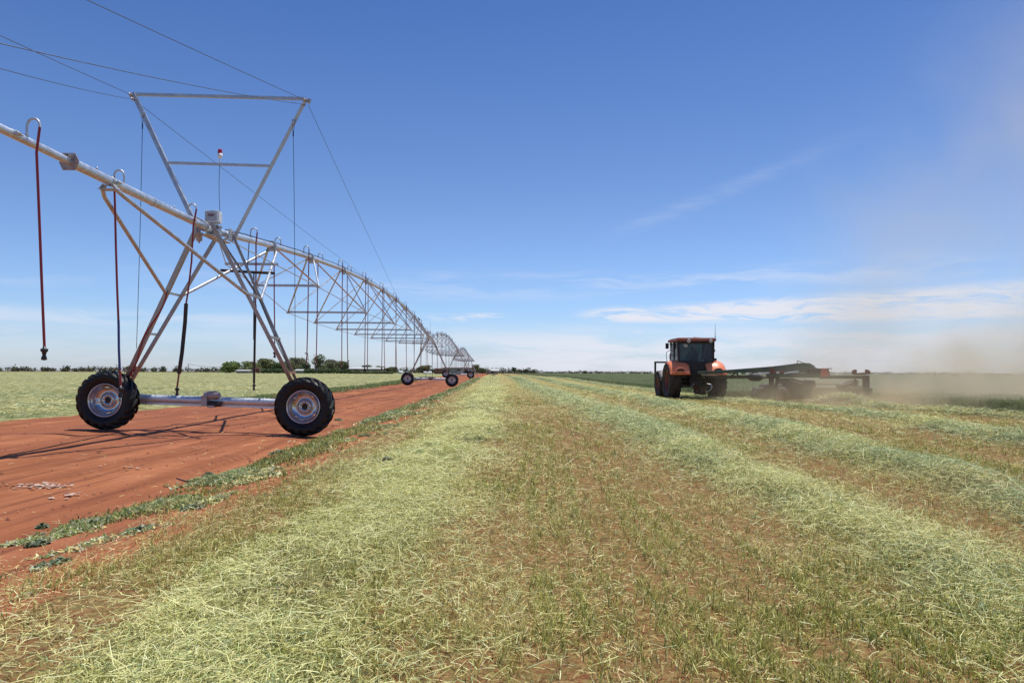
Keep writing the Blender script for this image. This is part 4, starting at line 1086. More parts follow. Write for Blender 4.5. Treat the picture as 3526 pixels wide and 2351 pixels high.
bounds = TY + [END]
def bar_w(t): return 4.0 * math.sin(math.pi * min(max(t, 0.02), .98)) ** .62
def bar_drop(t): return 2.40 * (4 * t * (1 - t)) ** .60
for si in range(3):
    y0, y1 = bounds[si], bounds[si + 1]; Ls = y1 - y0
    seg = (24, 12, 10)[si]; nb = 9
    ybars = [y0 + 5.9 + (Ls - 11.8) * k / (nb - 1) for k in range(nb)]
    yj = [y0 + .35] + [y0 + 4.3 if si == 0 else y0 + 3.2] + [(ybars[k] + ybars[k + 1]) / 2 for k in range(nb - 1)] + [y1 - 3.2, y1 - .3]
    pts = sorted(set(yj)); m = MB(); m.tube([pipe_pt(Y) for Y in pts], RP, seg); m.build('pipe_section', M_PIPE, MACH)
    for Y in yj[1:-1]: m = MB(); ring(m, Y, RP - .002, .135, .035, seg); m.build('pipe_joint', M_GALV, MACH)
    ends = {-1: [pipe_pt(y0 + .5) + Vector((-.08, 0, -.12))], 1: [pipe_pt(y0 + .5) + Vector((.08, 0, -.12))]}
    if si == 0:
        A_, B_ = at(517, 608, 18.9), at(639.5, 609.5, 18.9)
        mm = MB(); mm.angle(A_, B_, .055, .007, up=(0, 0, 1)); mm.build('spreader_bar', M_GALV, MACH)
        ends[-1].append(A_ + Vector((.03, 0, 0))); ends[1].append(B_ + Vector((-.03, 0, 0)))
    for k, Yb in enumerate(ybars):
        t = (Yb - y0) / Ls; w = bar_w(t); c = pipe_pt(Yb) - Vector((0, 0, bar_drop(t)))
        if k == 0: w = 1.85; c.z = pipe_pt(Yb).z - (1.10 if si == 0 else 1.25)
        if k == nb - 1: w = 1.95
        tl = -.0035 if si == 0 else -.012
        pl, pr = c + Vector((-w / 2, 0, -tl * w / 2)), c + Vector((w / 2, 0, tl * w / 2))
        mm = MB(); mm.angle(pl, pr, .06, .007, up=(0, 0, 1)); mm.box(pl, (.10, .10, .05)); mm.box(pr, (.10, .10, .05)); mm.build('spreader_bar', M_GALV, MACH)
        ends[-1].append(pl); ends[1].append(pr)
        ja = max([q for q in yj if q < Yb - .5]); jb = min([q for q in yj if q > Yb + .5])
        mm = MB()
        for e in (pl, pr):
            for j in (ja, jb):
                sgn = -1 if e is pl else 1
                tp = pipe_pt(j) + Vector((sgn * .10, 0, -.07)); f_ = e + Vector((0, (-.03 if j == ja else .03), .03))
                if seg > 12: mm.angle(f_, tp, .045, .006, up=(0, 1, .3), flip=sgn)
                else: mm.bar(f_, tp, .045, .035, (0, 1, .3))
        gp_ = pipe_pt(jb) + Vector((0, 0, -.10)); mm.box(gp_, (.26, .22, .012)); mm.box(gp_ + Vector((.05, -.05, -.06)), (.14, .02, .12))
        mm.build('truss_brace', M_GALV, MACH)
    for s in (-1, 1):
        ends[s].append(pipe_pt(y1 - .5) + Vector((s * .08, 0, -.12)))
        mm = MB()
        for a, b_ in zip(ends[s][:-1], ends[s][1:]): mm.tube([a, b_], .0125, 6)
        mm.build('truss_rod', M_GALV, MACH)
    # electric cable clipped along the top
    mm = MB(); cp = []
    for q in range(int(Ls / 1.3) + 1):
        Y = y0 + .7 + (Ls - 1.4) * q / int(Ls / 1.3); cp.append(pipe_pt(Y) + Vector((.02, 0, RP + .016 + (.012 if q % 2 else 0))))
    mm.tube(cp, .013, 6); mm.build('pipe_cable', M_CABLE, MACH)

# ---------------------------------------------------------------- goosenecks and drop hoses
def nozzle(m, p, s=1.0):
    m.lathe(p, (0, 0, -1), [(0, .001), (0, .020 * s), (.03 * s, .024 * s), (.035 * s, .048 * s), (.075 * s, .046 * s), (.08 * s, .032 * s), (.13 * s, .022 * s), (.15 * s, .034 * s), (.19 * s, .038 * s), (.20 * s, .001)], 12)
def drop(Y, side, pts, mats=None, gw=.17, rh=.021, seg=8, noz=1.0, gup=.24):
    """gooseneck standing on the pipe with its free end on the given side, then the hose through pts (world)"""
    p = pipe_pt(Y) + Vector((0, 0, RP * .8)); gpts = [p, p + Vector((0, 0, gup - .09))]
    for q in range(1, 8):
        a = math.pi * q / 8; gpts.append(p + Vector((side * gw / 2 * (1 - math.cos(a)), 0, gup - .09 + math.sin(a) * gw * .55)))
    gpts.append(p + Vector((side * gw, 0, gup - .12)))
    m = MB(); m.tube(gpts, .0165, seg); m.lathe(p + Vector((0, 0, 0)), (0, 0, 1), [(0, .028), (.03, .028), (.03, .018)], 6, False)
    m.build('gooseneck', M_GALV, MACH)
    chain = [p + Vector((side * gw, 0, gup - .11))] + pts
    return chain
def hose(chain, mat, r=.021, seg=8, noz=True, ns=1.0, cuts=None):
    m = MB(); m.tube(chain, r, seg); h = m.build('drop_hose', mat, MACH)
    if cuts:
        for (i0, i1, mt, rr, nm) in cuts:
            q = MB(); q.tube(chain[i0:i1], rr, seg); q.build(nm, mt, h)
    if noz:
        q = MB(); nozzle(q, chain[-1], ns); q.build('sprinkler_head', M_BLACK, h)
    return h
# the near ones follow the curves they hang in
c = drop(9.76, 1, [at(84, 350, 9.8), at(87, 420, 9.8), at(91, 520, 9.82), at(95.5, 640, 9.86), at(100.5, 760, 9.9), at(102, 795, 9.9)]); hose(c, M_REDH, .0175, 10, ns=.95)
c = drop(12.35, -1, [at(264, 470, 12.4), at(266, 560, 12.4), at(269, 660, 12.4), at(272, 735, 12.4), at(272.5, 750, 12.4), at(273, 800, 12.4), at(275, 848, 12.4), at(276, 860, 12.4), at(277, 885, 12.4)]); hose(c, M_REDH, .0175, 10, ns=1.0, cuts=[(4, 8, M_BLUH, .0195, 'hose_sleeve')])
c = drop(14.95, 1, [at(444, 520, 14.9), at(440, 600, 14.9), at(432, 670, 14.9), at(427.5, 697, 14.9), at(425, 740, 14.9), at(418, 810, 14.9), at(411, 858, 14.9), at(407, 888, 14.9)]); hose(c, M_REDH, .0175, 10, ns=.9, cuts=[(4, 8, M_BLKH, .038, 'hose_sleeve')])
c = drop(16.25, 1, [at(485, 520, 16.25)], gw=.16, gup=.20)
c = drop(18.8, 1, [at(588, 560, 18.8), at(588, 624, 18.8), at(587, 700, 18.8), at(585, 790, 18.8), at(583.5, 880, 18.8)]); hose(c, M_REDH, .0175, 10, ns=.9, cuts=[(3, 6, M_BLKH, .028, 'hose_sleeve')])
c = drop(21.45, -1, [at(629.5, 600, 21.45), at(630, 700, 21.45), at(631, 760, 21.45), at(631, 806, 21.45)]); hose(c, M_REDH, .0175, 8)
m = MB(); m.tube([at(507, 620.5, 18.7), at(568, 624.5, 18.7), at(631, 627.5, 18.7)], .036, 10); m.tube([at(568, 624.5, 18.7), pipe_pt(18.7) - Vector((0, 0, .08))], .012, 6)
m.tube([at(583, 625, 18.66), at(583.5, 700, 18.66), at(583, 780, 18.66)], .018, 8); m.build('spray_boom', M_BLKH, MACH)
Y = 24.05; k = 0
rr = random.Random(4)
while Y < 176:
    if min(abs(Y - t) for t in TY) > 1.0:
        side = 1 if k % 2 == 0 else -1
        p = pipe_pt(Y); zb = 1.62 + .05 * rr.uniform(-1, 1) + gz(p.x, Y)
        if min(abs(Y - t) for t in TY) < 3.2: zb = .9 + gz(p.x, Y)
        sw = rr.uniform(-.03, .10)
        tgt = [Vector((p.x + side * .17 + sw * u_ ** 2, Y, (p.z + .1) * (1 - u_) + zb * u_)) for u_ in (.25, .5, .75, 1.0)]
        sg = 8 if Y < 70 else 5
        c = drop(Y, side, tgt, seg=sg); hose(c, M_REDH if (Y < 50 or k % 3) else M_BLKH, .0175, sg, ns=1.0)
    Y += 2.66 if Y < 70 else 3.4; k += 1

# pyramid at the far end of the machine
m = MB(); top = pipe_pt(END) - Vector((0, 0, .1)); zz = gz(top.x, END)
for sx, sy in ((-1, -1), (1, -1), (1, 1), (-1, 1)):
    m.angle(Vector((top.x + sx * 2.1, END + sy * 2.1, zz)), top + Vector((sx * .2, sy * .2, 0)), .10, .012, up=(0, 1, 0), flip=sx)
m.build('pivot_leg', M_GALV, MACH)
m = MB()
for hh in (.35, .65):
    w = 2.1 * (1 - hh) + .2 * hh; z = zz * (1 - hh) + top.z * hh
    cs = [Vector((top.x + a * w, END + b_ * w, z)) for a, b_ in ((-1, -1), (1, -1), (1, 1), (-1, 1))]
    for q in range(4): m.bar(cs[q], cs[(q + 1) % 4], .06, .06)
m.tube([Vector((top.x, END, zz)), top + Vector((0, 0, .3))], .10, 12); m.build('pivot_riser', M_GALV, MACH)

# bird on the pipe
mat_bird = simple('black_feathers', (.012, .013, .016), .5, var=.3)
pb = pipe_pt(60.6) + Vector((0.02, 0, RP + .03))
m = MB()
def X_(a, b_): return pb + Vector((a, 0, b_))
m.tube([X_(-.075, .30), X_(-.072, .27), X_(-.06, .22), X_(-.02, .15), X_(.05, .09), X_(.10, .06)], [.012, .030, .026, .055, .050, .022], 10)
m.tube([X_(-.075, .285), X_(-.115, .275)], [.012, .003], 6)
m.bar(X_(.08, .07), X_(.20, -.02), .05, .014); m.tube([X_(.0, .10), X_(.0, .0)], .006, 5); m.tube([X_(.03, .09), X_(.03, .0)], .006, 5)
o = m.build('bird', mat_bird); tag(o, 'small black bird perched on top of the irrigator pipe', 'bird')

# distant irrigator on the right horizon
FARM = empty('irrigation_machine', (560, 900, 0)); zf = gz(560, 900)
tag(FARM, 'tiny distant irrigator with arched spans on the right horizon', 'irrigation machine')
xs = [at(px, 861, 900).x for px in (2216, 2243, 2262, 2277, 2289)]
for q in range(4):
    m = MB(); m2 = MB(); w = xs[q + 1] - xs[q]; base = zf + 3.4 * (1 - q * .13); hgt = 2.2 * (1 - q * .16)
    pp = [Vector((xs[q] + w * t / 8, 900 + q * 25, base + hgt * 4 * t / 8 * (1 - t / 8))) for t in range(9)]
    m.tube(pp, .16, 6); m.build('pipe_section', M_GALV, FARM)
    lo = [Vector((p.x, p.y, base + .1)) for p in pp]
    for t in range(0, 8): m2.tube([pp[t], lo[min(8, t + 1)]], .07, 4); m2.tube([lo[t], pp[t + 1]], .07, 4)
    m2.tube([lo[0], lo[-1]], .09, 4); m2.build('truss_brace', M_GALV, FARM)
for q in range(5):
    m = MB(); z_ = zf + 3.4 * (1 - min(q, 3) * .13)
    m.tube([Vector((xs[q], 900 + q * 25 - 2, zf - .3)), Vector((xs[q], 900 + q * 25, z_))], .10, 5); m.tube([Vector((xs[q], 900 + q * 25 + 2, zf - .3)), Vector((xs[q], 900 + q * 25, z_))], .10, 5)
    m.build('tower_leg', M_GALV, FARM)
# ---------------------------------------------------------------- tractor
M_ORANGE = simple('orange_paint', (.92, .235, .085), .42, var=.08, dirt=(.62, .32, .19), dirt_amt=.35, coat=.2)
M_DKBODY = simple('dusty_black_body', (.022, .018, .016), .6, var=.3, dirt=(.13, .085, .055), dirt_amt=.45)
M_GREYP = simple('grey_plastic', (.17, .155, .14), .55, var=.12, dirt=(.25, .18, .12), dirt_amt=.3)
M_STEEL = simple('worn_steel', (.45, .43, .40), .35, .85, var=.15)
M_REDRIM = simple('rust_red_rim', (.20, .045, .03), .5, var=.2, dirt=(.25, .15, .10), dirt_amt=.4)
M_LAMPW = simple('clear_lamp', (.55, .50, .45), .25, var=.05)
M_TAIL = simple('dark_tail_lamp', (.09, .012, .010), .25, var=.2)
mg, n, b = new_mat('tinted_glass')
tr = n.new('ShaderNodeBsdfTransparent'); tr.inputs[0].default_value = (.34, .43, .42, 1)
gl = n.new('ShaderNodeBsdfGlossy'); gl.inputs['Roughness'].default_value = .06; gl.inputs[0].default_value = (.8, .85, .9, 1)
di = n.new('ShaderNodeBsdfDiffuse'); di.inputs[0].default_value = (.30, .25, .20, 1)
fr = n.new('ShaderNodeFresnel'); fr.inputs[0].default_value = 1.45
m1 = n.new('ShaderNodeMixShader'); n.put(m1.inputs[0], fr.outputs[0]); n.l.new(tr.outputs[0], m1.inputs[1]); n.l.new(gl.outputs[0], m1.inputs[2])
m2 = n.new('ShaderNodeMixShader'); n.put(m2.inputs[0], n.mrange(n.noise(n.coord(), 2.5, 5), .35, .7, .06, .20)); n.l.new(m1.outputs[0], m2.inputs[1]); n.l.new(di.outputs[0], m2.inputs[2])
n.l.new(m2.outputs[0], n.n['Material Output'].inputs['Surface']); M_GLASS = mg

TRZ = gz(8.85, 36.0)
TRAC = empty('tractor', (8.85, 36.0, TRZ), .023)
tag(TRAC, 'orange tractor with dark cab, seen from behind, pulling the mower', 'tractor')
def LP(mb, name, mat, parent=TRAC, bevel=0.0): return local_part(mb, name, mat, parent, bevel)
def child_at(mb, name, mat, parent, loc, bevel=0.0):
    o = local_part(mb, name, mat, parent, bevel); o.location = loc; return o
def ag_wheel(R, Wd, rr, lugs, x, y, spin, name, tyre_mat, flip):
    m = MB(); hw = Wd / 2
    m.lathe((0, 0, 0), (0, 1, 0), [(-hw * .7, rr + .02), (-hw * .75, rr), (-hw * .5, rr - .03), (-hw * .1, rr - .05), (-.02, rr * .55), (-.06, rr * .35), (-.10, rr * .30), (-.10, .001)], 32)
    m.lathe((0, 0, 0), (0, 1, 0), [(hw * .7, rr + .02), (hw * .75, rr), (hw * .5, rr - .03), (hw * .1, rr - .05), (.02, rr * .5), (.02, .001)], 32)
    w = local_part(m, name, M_REDRIM, TRAC)
    local_part(tyre_mesh(R, Wd, rr + .01, lugs, .05), 'tyre', tyre_mat, w)
    w.matrix_basis = Matrix.Translation((x, y, R - .02)) @ Matrix.Rotation(math.pi / 2 * (1 if flip else -1), 4, 'Z') @ Matrix.Rotation(spin, 4, 'Y')
    return w
for s in (-1, 1):
    ag_wheel(.89, .58, .50, 22, s * 1.09, 0, .3 * s, 'rear_wheel', M_DTYRE, s > 0)
    ag_wheel(.66, .42, .36, 20, s * 1.02, 2.62, .5 * s, 'front_wheel', M_DTYRE, s > 0)
    # rear fender: domed sheet rolled down at its outer edge
    m = MB(); nu, nv = 13, 17; x0, x1 = .40, 1.36; vs = []
    for v in range(nv):
        a = rad(204 - 180 * v / (nv - 1))
        for u in range(nu):
            t = u / (nu - 1); r = 1.0 - .055 * (2 * t - 1) ** 4 - .10 * max(0, t - .7) ** 1.5 * 5
            back = max(0, math.cos(a + math.pi))
            r = r + .05 * back * math.exp(-((t - .52) / .25) ** 2)
            y = math.cos(a) * r; z = .88 + math.sin(a) * r
            vs.append((s * (x0 + (x1 - x0) * t), y, max(z, .88 + .34)))
    fs = [(v * nu + u, v * nu + u + 1, (v + 1) * nu + u + 1, (v + 1) * nu + u) for v in range(nv - 1) for u in range(nu - 1)]
    m.add(vs, fs, True)
    f = LP(m, 'fender', M_ORANGE); so_ = f.modifiers.new('thick', 'SOLIDIFY'); so_.thickness = .035; so_.offset = -1
    # brow and recessed tail lamp
    tl = MB(); k = 14; outer = [(s * (.90 + .24 * math.cos(math.pi * q / (k - 1))), 1.33 + .19 * abs(math.sin(math.pi * q / (k - 1))) ** .8) for q in range(k)]
    tl.prism(outer, (0, -.985, 0), (1, 0, 0), (0, 0, 1), (0, 1, 0), .10); LP(tl, 'tail_light_housing', M_ORANGE, f, .02)
    tl = MB(); inner = [(s * (.90 + .20 * math.cos(math.pi * q / (k - 1))), 1.345 + .145 * abs(math.sin(math.pi * q / (k - 1))) ** .8) for q in range(k)]
    tl.prism(inner, (0, -1.035, 0), (1, 0, 0), (0, 0, 1), (0, 1, 0), .02); LP(tl, 'tail_light', M_TAIL, f, .005)
    m = MB(); m.box((s * .90, -1.0, 1.30), (.90, .06, .06)); LP(m, 'fender_lip', M_ORANGE, f, .012)
    # front fender
    m = MB(); vs = []
    for v in range(9):
        a = rad(160 - 120 * v / 8)
        for u in range(4): vs.append((s * (.82 + .40 * u / 3), 2.62 + .76 * math.cos(a), .64 + .76 * math.sin(a) - .03 * (u == 3)))
    m.add(vs, [(v * 4 + u, v * 4 + u + 1, v * 4 + u + 5, v * 4 + u + 4) for v in range(8) for u in range(3)], True)
    m.bar((s * .8, 1.86, .72), (s * 1.2, 1.86, .95), .05, .05)
    f2 = LP(m, 'front_fender', M_GREYP); q = f2.modifiers.new('thick', 'SOLIDIFY'); q.thickness = .03
# chassis and dark rear end
m = MB(); m.box((0, .0, .95), (.62, .9, .62)); m.box((0, 1.5, .85), (.46, 2.4, .5)); m.box((0, -.32, 1.45), (.95, .35, .62)); m.tube([(-.85, 0, .87), (.85, 0, .87)], .16, 16)
m.box((0, 2.62, .62), (1.5, .22, .20)); m.box((0, -.45, 1.15), (.55, .20, .30)); m.box((0, .45, 1.30), (1.5, 1.1, .25)); m.box((0, 3.45, .75), (.55, .35, .5))
LP(m, 'chassis', M_DKBODY, TRAC, .02)
# bonnet
m = MB(); pr = [(-.40, 1.1), (-.42, 1.62), (-.36, 1.80), (-.20, 1.88), (.20, 1.88), (.36, 1.80), (.42, 1.62), (.40, 1.1)]
v0 = [(a, 1.35, b_ + .04) for a, b_ in pr]; v1 = [(a * .95, 2.9, b_ - .06) for a, b_ in pr]; v2 = [(a * .82, 3.42, b_ * .86 + .08) for a, b_ in pr]
k = len(pr); m.add(v0 + v1 + v2, [(q, q + 1, k + q + 1, k + q) for q in range(k - 1)] + [(k + q, k + q + 1, 2 * k + q + 1, 2 * k + q) for q in range(k - 1)] + [tuple(range(2 * k, 3 * k))], False)
LP(m, 'bonnet', M_ORANGE)
# exhaust / air intake standing left of the bonnet
m = MB(); m.lathe((-.62, 1.75, 1.35), (0, 0, 1), [(0, .001), (0, .13), (.55, .14), (.75, .15), (.86, .15), (.93, .12), (.96, .001)], 18); m.lathe((-.62, 1.75, 2.02), (0, 0, 1), [(0, .14), (0, .165), (.06, .165), (.06, .14)], 18)
LP(m, 'air_intake', simple('brown_red_cap', (.16, .045, .03), .5, var=.2, dirt=(.22, .12, .08)))
# front guard frame
m = MB()
for x in (-1.20, -.62, .62, 1.20): m.box((x, 3.15, 1.25 if abs(x) > 1 else 1.35), (.09, .09, 1.18 if abs(x) > 1 else .95))
m.box((0, 3.15, 1.83), (2.49, .088, .088)); m.box((0, 3.15, .70), (2.49, .086, .10))
LP(m, 'front_guard', M_DKBODY, TRAC, .006)
# cab
cab = MB()
post = {(-1, -1): ((-.80, -.42, 1.45), (-.86, -.34, 2.80)), (1, -1): ((.80, -.42, 1.45), (.86, -.34, 2.80)), (-1, 1): ((-.72, 1.42, 1.35), (-.82, 1.25, 2.80)), (1, 1): ((.72, 1.42, 1.35), (.82, 1.25, 2.80))}
for kx, (a, b_) in post.items(): cab.bar(a, b_, .11 if kx[1] < 0 else .08, .10, (0, 1, 0))
for sx in (-1, 1): cab.bar((sx * .80, .55, 1.45), (sx * .855, .50, 2.80), .07, .07, (0, 1, 0)); cab.bar((sx * .80, -.42, 1.50), (sx * .74, 1.42, 1.42), .08, .10)
cab.box((0, -.42, 1.62), (1.62, .08, .42)); cab.box((0, -.36, 2.73), (1.70, .09, .12)); cab.box((0, 1.40, 1.42), (1.46, .08, .16))
cab.box((0, .5, 1.30), (1.4, 1.8, .06))
CAB = LP(cab, 'cab', M_DKBODY, TRAC, .01)
m = MB(); m.add([(-.76, -.425, 1.84), (.76, -.425, 1.84), (.80, -.365, 2.67), (-.80, -.365, 2.67)], [(0, 1, 2, 3)]); m.add([(-.76, -.419, 1.84), (.76, -.419, 1.84), (.80, -.359, 2.67), (-.80, -.359, 2.67)], [(3, 2, 1, 0)])
LP(m, 'rear_window', M_GLASS, CAB)
for sx in (-1, 1):
    m = MB(); m.prism([(-.36, 1.52), (.50, 1.50), (.46, 2.76), (-.30, 2.76)], (sx * .825, 0, 0), (0, 1, 0), (0, 0, 1), (1, 0, 0), .008); LP(m, 'side_window', M_GLASS, CAB)
    m = MB(); m.prism([(.60, 1.50), (1.36, 1.48), (1.22, 2.76), (.56, 2.76)], (sx * .81, 0, 0), (0, 1, 0), (0, 0, 1), (1, 0, 0), .008); LP(m, 'side_window', M_GLASS, CAB)
m = MB(); m.prism([(-.68, 1.52), (.68, 1.52), (.78, 2.76), (-.78, 2.76)], (0, 1.34, 0), (1, 0, 0), (0, 0, 1), (0, 1, 0), .008); LP(m, 'windscreen', M_GLASS, CAB)
m = MB(); rp = [(-.95, -.52), (-.90, -.60), (.90, -.60), (.95, -.52), (.93, 1.45), (.80, 1.58), (-.80, 1.58), (-.93, 1.45)]
m.prism(rp, (0, 0, 2.86), (1, 0, 0), (0, 1, 0), (0, 0, 1), .12); m.prism([(a * .93, b_ * .93) for a, b_ in rp], (0, 0, 2.935), (1, 0, 0), (0, 1, 0), (0, 0, 1), .05)
ROOF = LP(m, 'roof', simple('dusty_roof', (.34, .075, .045), .5, var=.1, dirt=(.40, .25, .18), dirt_amt=.4), CAB, .02)
m = MB(); m.lathe((.12, .0, 2.96), (0, 0, 1), [(0, .001), (0, .14), (.03, .15), (.06, .14), (.075, .001)], 20); m.box((.12, -.16, 2.965), (.10, .06, .04)); LP(m, 'guidance_receiver', M_WHITE, ROOF, .004)
for x in (-.40, .66):
    m = MB(); m.lathe((x, -.59, 2.80), (0, -1, 0), [(0, .001), (0, .085), (.03, .09), (.045, .075), (.05, .001)], 18); LP(m, 'work_light', M_LAMPW, ROOF)
# round speed sign on the rear window
m = MB(); m.lathe((-.50, -.384, 2.60), (0, -1, 0), [(0, .001), (0, .095), (.006, .095), (.006, .001)], 28); SG = LP(m, 'speed_sign', simple('sticker_white', (.62, .62, .60), .5, var=.05), CAB)
text_part('50', .12, world_of(TRAC) @ Vector((-.50, -.3915, 2.60)), simple('sticker_black', (.05, .05, .05), .5), SG, 'speed_number', rot=Matrix.Rotation(.023, 4, 'Z') @ Matrix.Rotation(math.pi / 2, 4, 'X'))
m = MB(); m.tube([(.90, -.52, 2.80), (.90, -.52, 3.05)], .02, 8); m.tube([(.90, -.52, 3.05), (.905, -.52, 3.62)], [.014, .006], 8); LP(m, 'antenna', M_GREYP, CAB)
m = MB(); m.tube([(-.84, 1.30, 1.8), (-1.02, 1.26, 1.85), (-1.05, 1.26, 2.3), (-.86, 1.26, 2.42)], .016, 7); m.box((-1.02, 1.2, 2.62), (.16, .04, .28)); m.tube([(-.84, 1.3, 2.7), (-1.02, 1.22, 2.72)], .014, 6)
m.box((.93, -.30, 2.35), (.05, .10, .10)); m.box((.95, -.35, 1.92), (.10, .12, .12)); LP(m, 'mirror', M_DKBODY, CAB, .004)
m = MB(); m.box((.0, .30, 1.62), (.52, .50, .14)); m.box((0, .05, 1.98), (.50, .12, .62)); m.box((0, .03, 2.36), (.26, .09, .18)); m.box((.34, .35, 1.78), (.10, .42, .10)); LP(m, 'seat', M_DKBODY, CAB, .03)
m = MB(); k = 24; m.tube([(.20 * math.cos(6.2832 * q / k), .92 + .10 * math.sin(6.2832 * q / k), 1.98 + .17 * math.sin(6.2832 * q / k)) for q in range(k + 1)], .014, 6); m.tube([(0, .92, 1.98), (0, 1.20, 1.55)], .03, 8); LP(m, 'steering_wheel', M_BLACK, CAB)
# steps and hitch
m = MB()
for z in (.55, .85, 1.12): m.box((-1.05, .95, z), (.34, .28, .03))
m.box((-.98, .82, .85), (.03, .04, .75)); m.box((-.98, 1.08, .85), (.03, .04, .75)); LP(m, 'step', M_DKBODY)
hb = MB(); hb.box((0, -1.0, .50), (.12, .9, .06)); hb.box((0, -1.1, 1.28), (.10, .75, .10)); hb.tube([(0, -.5, 1.05), (0, -1.2, 1.2)], .035, 8)
for sx in (-1, 1):
    hb.bar((sx * .32, -.4, .72), (sx * .42, -1.15, .60), .05, .09); hb.bar((sx * .38, -.85, .62), (sx * .36, -.55, 1.28), .04, .05, (0, 1, 0)); hb.bar((sx * .22, -.45, 1.38), (sx * .38, -.85, 1.25), .06, .07)
    hb.lathe((sx * .42, -1.15, .60), (1, 0, 0), [(-.04, .05), (.04, .05), (.04, .02), (-.04, .02)], 12)
LP(hb, 'hitch', M_DKBODY, TRAC, .005)
m = MB(); m.tube([(.46, -1.12, .74), (.52, -1.18, .66), (.50, -1.20, .52), (.36, -1.2, .42), (.22, -1.18, .40)], [.03, .035, .03, .024, .014], 8); m.lathe((-.35, -1.15, .72), (0, 0, 1), [(0, .03), (.05, .03), (.05, .001)], 8); m.tube([(.30, -1.16, .76), (.48, -1.18, .74)], .025, 7)
LP(m, 'hitch_hook', M_STEEL)

# ---------------------------------------------------------------- driver
def skin_body(name, verts, edges, radii, mat, root_i=0, sub=1):
    me = bpy.data.meshes.new(name); me.from_pydata(verts, edges, []); o = bpy.data.objects.new(name, me); COL.objects.link(o)
    sk = o.modifiers.new('skin', 'SKIN'); sk.use_smooth_shade = True
    for i, r in enumerate(radii):
        d_ = me.skin_vertices[0].data[i]; d_.radius = (r, r) if not hasattr(r, '__len__') else r; d_.use_root = (i == root_i)
    ss = o.modifiers.new('sub', 'SUBSURF'); ss.levels = sub; ss.render_levels = sub
    me.materials.append(mat); return o
V_ = [(0, .30, 1.78), (0, .26, 1.98), (0, .25, 2.16), (0, .27, 2.29), (0, .30, 2.38), (0, .32, 2.48),                 # 0-5 pelvis, waist, chest, neck, head, crown
      (-.19, .26, 2.17), (-.25, .42, 1.94), (-.17, .72, 2.02), (-.15, .82, 2.06),                                      # 6-9 left arm
      (.19, .26, 2.17), (.25, .42, 1.94), (.17, .72, 2.02), (.15, .82, 2.06),                                          # 10-13 right arm
      (-.10, .34, 1.77), (-.14, .78, 1.84), (-.14, .92, 1.42), (-.14, 1.05, 1.37), (.10, .34, 1.77), (.14, .78, 1.84), (.14, .92, 1.42), (.14, 1.05, 1.37)]
E_ = [(0, 1), (1, 2), (2, 3), (3, 4), (4, 5), (2, 6), (6, 7), (7, 8), (8, 9), (2, 10), (10, 11), (11, 12), (12, 13), (0, 14), (14, 15), (15, 16), (16, 17), (0, 18), (18, 19), (19, 20), (20, 21)]
R_ = [(.15, .12), (.15, .11), (.16, .11), .055, (.082, .095), (.07, .08), .062, .045, .032, .036, .062, .045, .032, .036, .085, .06, .045, .04, .085, .06, .045, .04]
M_SHIRT = simple('dark_work_shirt', (.035, .035, .05), .8, var=.2)
DR = skin_body('person', V_, E_, R_, M_SHIRT, 0, 2); DR.location = TRAC.location; DR.rotation_euler = (0, 0, .023)
tag(DR, 'person in a dark shirt and cap seated in the tractor cab, driving', 'person')
m = MB(); m.lathe((0, .315, 2.455), (0, 0, 1), [(-.02, .103), (.03, .100), (.07, .075), (.09, .001)], 20); m.box((0, .43, 2.45), (.15, .14, .012)); cp_ = local_part(m, 'cap', simple('cap_cloth', (.10, .09, .08), .8), DR, .003)

# ---------------------------------------------------------------- mower
M_GREEN = simple('dark_green_paint', (.020, .062, .034), .42, var=.15, dirt=(.17, .13, .085), dirt_amt=.4)
M_MDARK = simple('mower_dark', (.030, .026, .022), .65, var=.3, dirt=(.15, .10, .065), dirt_amt=.55)
M_MORANGE = simple('orange_panel', (.62, .085, .040), .5, var=.1, dirt=(.40, .22, .14), dirt_amt=.35)
M_LAMPRED = simple('brown_red_lamp', (.17, .035, .025), .4, var=.2)
MOW = empty('mower', (12.8, 31.8, gz(12.8, 31.8)))
tag(MOW, 'dusty green mower with a long raised tongue trailing right of the tractor', 'mower')
def sect(m, secs, wy=.14):
    """beam through (px, ytop, ybottom, Y) stations"""
    vs = []
    for (px, yt, yb, Y) in secs:
        a, b_ = at(px, yt, Y), at(px, yb, Y)
        vs += [a + Vector((0, -wy, 0)), a + Vector((0, wy, 0)), b_ + Vector((0, wy, 0)), b_ + Vector((0, -wy, 0))]
    k = len(secs); fs = [(0, 1, 2, 3), (4 * k - 1, 4 * k - 2, 4 * k - 3, 4 * k - 4)]
    for q in range(k - 1):
        for e in range(4): fs.append((4 * q + e, 4 * (q + 1) + e, 4 * (q + 1) + (e + 1) % 4, 4 * q + (e + 1) % 4))
    m.add(vs, fs); return m
def pxbox(m, x0, y0, x1, y1, Y, dy):
    a, b_ = at(x0, y0, Y), at(x1, y1, Y); m.box((a + b_) / 2, (abs(b_.x - a.x), dy, abs(a.z - b_.z))); return m
def pxpoly(m, pts, Y, dy):
    P_ = [at(px, py, Y) for px, py in pts]; m.prism([(p.x, p.z) for p in P_], (0, Y, 0), (1, 0, 0), (0, 0, 1), (0, 1, 0), dy); return m
m = sect(MB(), [(1603, 853, 859.5, 34.75), (1667, 849.3, 857, 34.1), (1722, 845.3, 855.5, 33.5), (1776, 841, 854, 33.0), (1805, 837.5, 856, 32.7), (1832, 834, 858, 32.45), (1849, 833.6, 860, 32.3), (1858, 837.5, 862, 32.25), (1869, 844.5, 864, 32.2)], .16)
TG = m.build('tongue', M_GREEN, MOW, .015)
